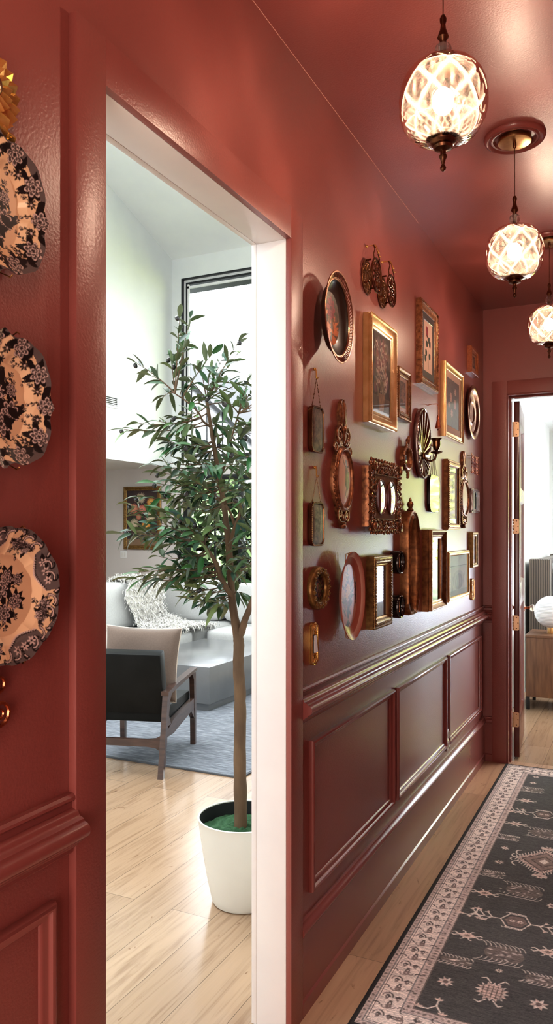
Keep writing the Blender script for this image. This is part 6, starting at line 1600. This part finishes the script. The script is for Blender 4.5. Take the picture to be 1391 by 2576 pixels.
for v_ in V:
    for _ in range(5):
        p_ = Vector(v_) + Vector((q_.uniform(-.02, .02), q_.uniform(-.02, .02), 0)); d = Vector((q_.uniform(-.2, .9), q_.uniform(-.7, .7), q_.uniform(-.5, .35))).normalized(); L_ = q_.uniform(.04, .075); sd = d.cross(Vector((0, 0, 1))).normalized() * .0045; o_ = len(Vf)
        m_ = p_ + d * L_ * .55 + Vector((0, 0, .012)); e_ = p_ + d * L_ - Vector((0, 0, .01)); Vf += [p_ - sd, p_ + sd, m_ + sd, m_ - sd, e_ + sd * .2, e_ - sd * .2]; Ff += [(o_, o_ + 1, o_ + 2, o_ + 3), (o_ + 3, o_ + 2, o_ + 4, o_ + 5)]
fur = np_mesh('fur_strands', np.array([tuple(a) for a in Vf]), np.array(Ff), None, 'white_fur', base); fur['kind'] = 'stuff'

# dining table with dark top and a chair in front of the garden doors
simple('dark_oak', (.05, .04, .035), (.035, .028, .025), 9, .25, coat=.3)
dt = on_y(596, 1510, 8.75)
t = thing('dining_table', 'dark topped table with slim black legs near the garden doors', 'table', (dt.x, 8.75, 0))
MB().box((0, 0, dt.z - .05), (1.7, .38, dt.z), .004).obj('table_top', 'dark_oak', t, 30)
for x_, y_ in ((.14, .05), (1.6, .05), (.14, .33), (1.6, .33)): MB().box((x_ - .025, y_ - .025, 0), (x_ + .025, y_ + .025, dt.z - .05), .003).obj('leg', 'black_metal', t, 30)
simple('grey_plastic', (.20, .22, .24), rough=.5)
t = thing('dining_chair', 'grey low backed chair behind the dark table', 'chair', (dt.x + .42, 9.365, 0))
zc_ = on_y(610, 1484, 9.2).z
mb = MB(); mb.box((-.22, .16, .50), (.22, .20, max(.85, zc_)), .015); mb.obj('backrest', 'grey_plastic', t, 40)
mb = MB(); mb.box((-.22, -.22, .43), (.22, .2, .47), .012); mb.obj('seat', 'grey_plastic', t, 40)
for x_ in (-.19, .19):
    for y_ in (-.18, .18): MB().box((x_ - .015, y_ - .015, 0), (x_ + .015, y_ + .015, .43)).obj('leg', 'black_metal', t, 0)

# painting on the lower wall, switch, air vent
pa, pb_, pc_ = on_y(310, 1225, YB - .03), on_y(403.5, 1222, YB - .03), on_y(313, 1382, YB - .03)
pw, ph_ = pb_.x - pa.x, pa.z - pc_.z
t = thing('framed_painting', 'gold framed oil painting of orange and white dahlias on a dark ground', 'painting', ((pa.x + pb_.x) / 2, YB, (pa.z + pc_.z) / 2), (PI / 2, 0, 0))
MB().rect_sweep(pw, ph_, [(0, 0.0), (0, .026), (.010, .034), (.028, .034), (.040, .024), (.052, .026), (.062, .020), (.062, .006)]).obj('frame_moulding', 'gold_olive', t, 35)
cv = Canvas(pw - .12, ph_ - .12, 320, (.05, .025, .028)); q_ = random.Random(33); W2_, H2_ = pw - .12, ph_ - .12
for i in range(120): cv.ellipse(q_.uniform(-.5, .5) * W2_, q_.uniform(-.5, .5) * H2_, .04, .05, 0, q_.choice([(.07, .035, .045), (.03, .02, .025), (.05, .03, .02)]), .35)
cv.rect(-W2_ / 2, W2_ / 2, -H2_ / 2, -H2_ * .38, (.24, .15, .09))
for i in range(60): cv.leaf(q_.uniform(-.4, .4) * W2_, q_.uniform(-.34, .2) * H2_, q_.uniform(-2.6, 1), q_.uniform(.05, .11), .03, (.02, q_.uniform(.03, .08), .02))
def dahlia(x, y, r, c1, c2):
    for ring in range(6):
        k_ = 18 - 2 * ring
        for i in range(k_): a = 2 * PI * i / k_ + ring * .2; cv.leaf(x + r * .12 * math.cos(a), y + r * .12 * math.sin(a), a, r * (1 - .14 * ring), r * .24, [c1[j] + (c2[j] - c1[j]) * (ring / 5 if i % 2 else ring / 7) for j in range(3)])
for x, y, r, c1, c2 in ((-.05, .36, .085, (.40, .33, .24), (.62, .54, .40)), (.28, .28, .075, (.50, .22, .05), (.75, .42, .12)), (-.28, .17, .085, (.50, .17, .10), (.74, .36, .24)), (.0, .16, .07, (.55, .14, .10), (.72, .30, .22)), (.26, .02, .085, (.45, .36, .24), (.72, .64, .46)), (-.26, -.10, .08, (.42, .34, .24), (.66, .56, .42)), (.12, -.13, .08, (.62, .24, .05), (.85, .46, .12)), (-.12, .02, .05, (.4, .12, .08), (.6, .3, .2))): dahlia(x * W2_, y * H2_, r, c1, c2)
cv.ellipse(.02 * W2_, -.33 * H2_, .10, .06, 0, (.035, .05, .045)); cv.grain(.1)
sheet('canvas', cv, W2_ + .004, H2_ + .004, .012, 'oil_paint', t)
ps = on_y(311, 1395, YB)
t = thing('light_switch', 'white double light switch on the wall below the painting', 'light switch', (ps.x, YB, ps.z), (PI / 2, 0, 0))
MB().box((-.06, -.058, 0), (.06, .058, .006), .002).obj('cover_plate', 'white_trim', t, 30)
for s in (-1, 1): MB().box((s * .026 - .016, -.034, .006), (s * .026 + .016, .034, .010), .001).obj('rocker', 'white_plastic', t, 30)
va, vb_ = on_x(256, 998, XL), on_x(298, 1030, XL); va.z = on_x(298, 998, XL).z
t = thing('air_vent', 'white slotted air vent high on the living room side wall', 'vent', (XL, (va.y + vb_.y) / 2, (va.z + vb_.z) / 2), WALLROT)
vw, vh = abs(vb_.y - va.y), abs(va.z - vb_.z)
MB().rect_sweep(vw, vh, [(0, 0), (0, .010), (.004, .013), (.03, .013), (.034, .008), (.034, .001)]).obj('vent_frame', 'white_trim', t, 30)
simple('vent_dark', (.07, .075, .075), rough=.7)
MB().box((-vw / 2 + .03, -vh / 2 + .03, .0005), (vw / 2 - .03, vh / 2 - .03, .002)).obj('vent_backing', 'vent_dark', t, 0)
g = MB(); n_ = int((vh - .07) / .024)
for k_ in range(n_): z_ = -vh / 2 + .04 + .024 * k_; g.box((-vw / 2 + .032, z_, .002), (vw / 2 - .032, z_ + .009, .010))
g.obj('louvres', 'white_trim', t, 0)

# ------------------------------------------------------------------ outside
simple('lawn_green', (.018, .030, .009), (.024, .036, .011), 3, .9)
struct(MB().box((-30, 10.25, -.5), (25, 60, -.15)).obj('ground', 'lawn_green', smooth=0))
m, nt, b = new_mat('tree_leaf_far'); P(b, rough=.8)
vcn = nt.nodes.new('ShaderNodeVertexColor'); vcn.layer_name = 'Col'; nt.links.new(vcn.outputs['Color'], b.inputs['Base Color'])
def garden_tree(x, y, h, r, label, seed, tone):
    t = thing('garden_tree', label, 'tree', (x, y, -.15), group='trees beyond the windows'); q_ = random.Random(seed)
    MB().tube([(0, 0, 0), (.1, 0, h * .3), (0, .1, h * .6)], [r * .09, r * .07, r * .04], 8).obj('trunk', 'bark', t)
    V, Fq, Cc = [], [], []
    for k_ in range(2600):
        a, z_ = q_.uniform(0, 2 * PI), q_.uniform(-1, 1); rr_ = q_.uniform(.5, 1) ** .5; s_ = math.sqrt(1 - z_ * z_); bump_ = 1 + .2 * math.sin(5 * a + 7 * z_) + .12 * math.sin(11 * a)
        p_ = Vector((r * rr_ * s_ * math.cos(a) * bump_, r * rr_ * s_ * math.sin(a) * bump_, h * .60 + h * .40 * rr_ * z_ * bump_)); d = Vector((q_.gauss(0, 1), q_.gauss(0, 1), q_.gauss(0, 1))).normalized(); e_ = d.orthogonal().normalized(); L_ = q_.uniform(.12, .26) * (max(r, 1.35) if 1.9 < h < 3 else r) * .62; o_ = len(V)
        V += [p_ - d * L_, p_ + e_ * L_ * .5, p_ + d * L_, p_ - e_ * L_ * .5]; Fq.append((o_, o_ + 1, o_ + 2, o_ + 3)); k2 = q_.uniform(.6, 1.25); Cc += [[c_ * k2 for c_ in tone]] * 4
    np_mesh('crown', np.array([tuple(v_) for v_ in V]), np.array(Fq), np.array(Cc), 'tree_leaf_far', t)
G1, G2 = (.66, .70, .22), (.58, .66, .20)
for k_, (x, y, h, r) in enumerate(((-11.5, 29, 9.5, 2.5), (-4.0, 29, 10.5, 2.6), (-1.3, 13.2, 2.6, 1.0), (-4.1, 13.2, 2.5, 1.05), (-6.6, 13.2, 2.6, 1.05), (.9, 15.0, 4.6, .86), (3.3, 15.0, 4.8, .86), (5.7, 15.0, 4.7, .86), (2.1, 17.9, 5.4, .95), (4.7, 17.9, 5.6, .95))):
    lab = ('tall pale green tree behind the neighbouring gable, left one', 'tall pale green tree behind the neighbouring gable, right one', 'leafy green bush outside the garden doors, right one', 'leafy green bush outside the garden doors, middle one', 'leafy green bush outside the garden doors, left one', 'green shrub outside the bedroom window, left one', 'green shrub outside the bedroom window, middle one', 'green shrub outside the bedroom window, right one', 'taller green tree outside the bedroom window, left one', 'taller green tree outside the bedroom window, right one')[k_]
    garden_tree(x, y, h, r, lab, 100 + k_, ((.021, .027, .019) if k_ < 2 else (.030, .056, .013) if k_ < 5 else G1 if k_ % 2 else G2))
simple('bounce_slab_pale', (.30, .32, .36), (.27, .29, .33), 2, .8)
pv = MB().box((.2, 10.15, -.15), (6.5, 13.6, -.02)).obj('ground_bounce_slab', 'bounce_slab_pale', smooth=0); struct(pv)  # added unseen slab, bounces bluish light in through the bedroom glass
# neighbouring gable
simple('siding', (.024, .0265, .029), (.022, .0245, .027), 3, .7); simple('roof_grey', (.012, .0136, .0156), rough=.8); simple('batten_grey', (.017, .019, .0215), rough=.7)
ez = on_y(465, 741, 10.6).z; struct(MB().box((-7, 9.75, ez), (-.2, 10.6, ez + .25)).obj('trim_13', 'siding', smooth=0))
ga, gb_ = on_y(470, 925, 15.5), on_y(625, 1070, 15.5)
slp = (ga.z - gb_.z) / (gb_.x - ga.x); ap = Vector((ga.x - .3, 0, ga.z + .3 * slp)); hw_ = 3.2
t = thing('neighbour_house', 'pale grey sided gable house outside the tall window', 'house', (ap.x, 15.5, -.15))
zA = ap.z + .15; zE = zA - slp * hw_
mb = MB(); mb.prism([(-hw_ + .2, 0), (hw_ - .2, 0), (hw_ - .2, zE + .15), (0, zA - .12), (-hw_ + .2, zE + .15)], 0, 3.5, Matrix(((1, 0, 0, 0), (0, 0, 1, 0), (0, 1, 0, 0), (0, 0, 0, 1)))); mb.obj('gable_wall', 'siding', t, 0)
mb = MB()
for s in (-1, 1): mb.prism([(0, zA), (s * hw_, zE), (s * hw_, zE - .16), (0, zA - .16)], -.3, 3.8, Matrix(((1, 0, 0, 0), (0, 0, 1, 0), (0, 1, 0, 0), (0, 0, 0, 1))))
mb.obj('roof', 'roof_grey', t, 0)
mb = MB()
for k_ in range(-7, 8): x = k_ * .42; mb.box((x - .02, -.03, 0), (x + .02, 0, zA - .2 - slp * abs(x)))
mb.obj('battens', 'batten_grey', t, 0)

# ------------------------------------------------------------------ light
wd = bpy.data.worlds.new('World'); SC.world = wd; wd.use_nodes = True
bg = wd.node_tree.nodes['Background']; bg.inputs[0].default_value = (.88, .94, 1.0, 1); bg.inputs[1].default_value = 4.8
def area(name, loc_, rot, sx, sy, pw_, col=(1, 1, 1)):
    l = bpy.data.lights.new(name, 'AREA'); l.shape = 'RECTANGLE'; l.size = sx; l.size_y = sy; l.energy = pw_; l.color = col
    o = bpy.data.objects.new(name, l); COL.objects.link(o); o.location = loc_; o.rotation_euler = rot; return o
def point(name, loc_, pw_, col, r=.04):
    l = bpy.data.lights.new(name, 'POINT'); l.energy = pw_; l.color = col; l.shadow_soft_size = r
    o = bpy.data.objects.new(name, l); COL.objects.link(o); o.location = loc_; return o
LK = 1.0
area('living_ceiling_fill', (-2.8, 3.2, 5.2), (0, 0, 0), 4.2, 4.5, 340 * LK, (.94, .98, 1))  # added soft fill above the view, no ceiling fixture here
area('living_window_light', (-2.4, YB - .35, 3.9), (math.radians(-62), 0, 0), 3.6, 2.2, 40 * LK, (.93, .97, 1))
area('garden_door_light', (-1.9, YB - .3, 1.3), (math.radians(-90), 0, 0), 2.2, 1.8, 60 * LK, (.93, .98, 1))
area('bedroom_fill', (2.4, 7.6, 2.6), (0, 0, 0), 2.4, 2.4, 120, (1, .98, .96))  # added fill to brighten the bedroom, no fixture there
point('hall_overhead_fill', (PX, .60, 2.5), 7, (1, .76, .56), .10)  # added unseen lamp without a fixture, continuing the pendant row
area('hall_fill', (PX, -.55, 1.15), (math.radians(84), 0, math.radians(6)), .9, 1.7, 30, (1, .80, .70))
area('living_near_fill', (-3.2, -1.3, 2.6), (math.radians(90), 0, math.radians(-12)), 4.0, 2.6, 130, (.80, .91, 1))  # added cool fill from the near end, brightens jamb and pot
area('bedroom_low_fill', (2.75, 9.75, .75), (math.radians(-90), 0, 0), 1.5, 1.0, 140, (.74, .83, 1))  # added low lamp for bluish light on wainscot and hall floor
for k_, y_ in enumerate((2.45, 3.45, 4.45)):
    l_ = bpy.data.lights.new('floor_fill_spot', 'SPOT'); l_.energy = 115; l_.spot_size = math.radians(34); l_.spot_blend = 1.0; l_.shadow_soft_size = .05; l_.color = (1, .93, .88)  # added spots without fixtures, brightening the runner and floor
    o_ = bpy.data.objects.new('floor_fill_spot', l_); COL.objects.link(o_); o_.location = (.54, y_, 2.96)
sun = bpy.data.lights.new('sun', 'SUN'); sun.energy = 80.0; sun.angle = .2; so = bpy.data.objects.new('sun', sun); COL.objects.link(so); so.rotation_euler = (math.radians(42), 0, math.radians(-15))

# ------------------------------------------------------------------ camera
cam = bpy.data.cameras.new('camera'); co = bpy.data.objects.new('camera', cam); COL.objects.link(co)
cam.sensor_fit = 'VERTICAL'; cam.sensor_height = 36; cam.lens = 36 * F / 2576; cam.shift_y = (HY - 1288) / 2576; cam.clip_start = .02; cam.clip_end = 200
co.location = (CX, 0, CH); co.rotation_euler = (PI / 2, 0, YAW)
SC.camera = co
SC.view_settings.view_transform = 'Standard'; SC.view_settings.look = 'None'; SC.view_settings.exposure = .28; SC.view_settings.gamma = .88
SC.cycles.adaptive_threshold = .02; SC.cycles.max_bounces = 7; SC.cycles.transparent_max_bounces = 12; SC.cycles.sample_clamp_indirect = 6.0; SC.cycles.caustics_reflective = False; SC.cycles.caustics_refractive = False
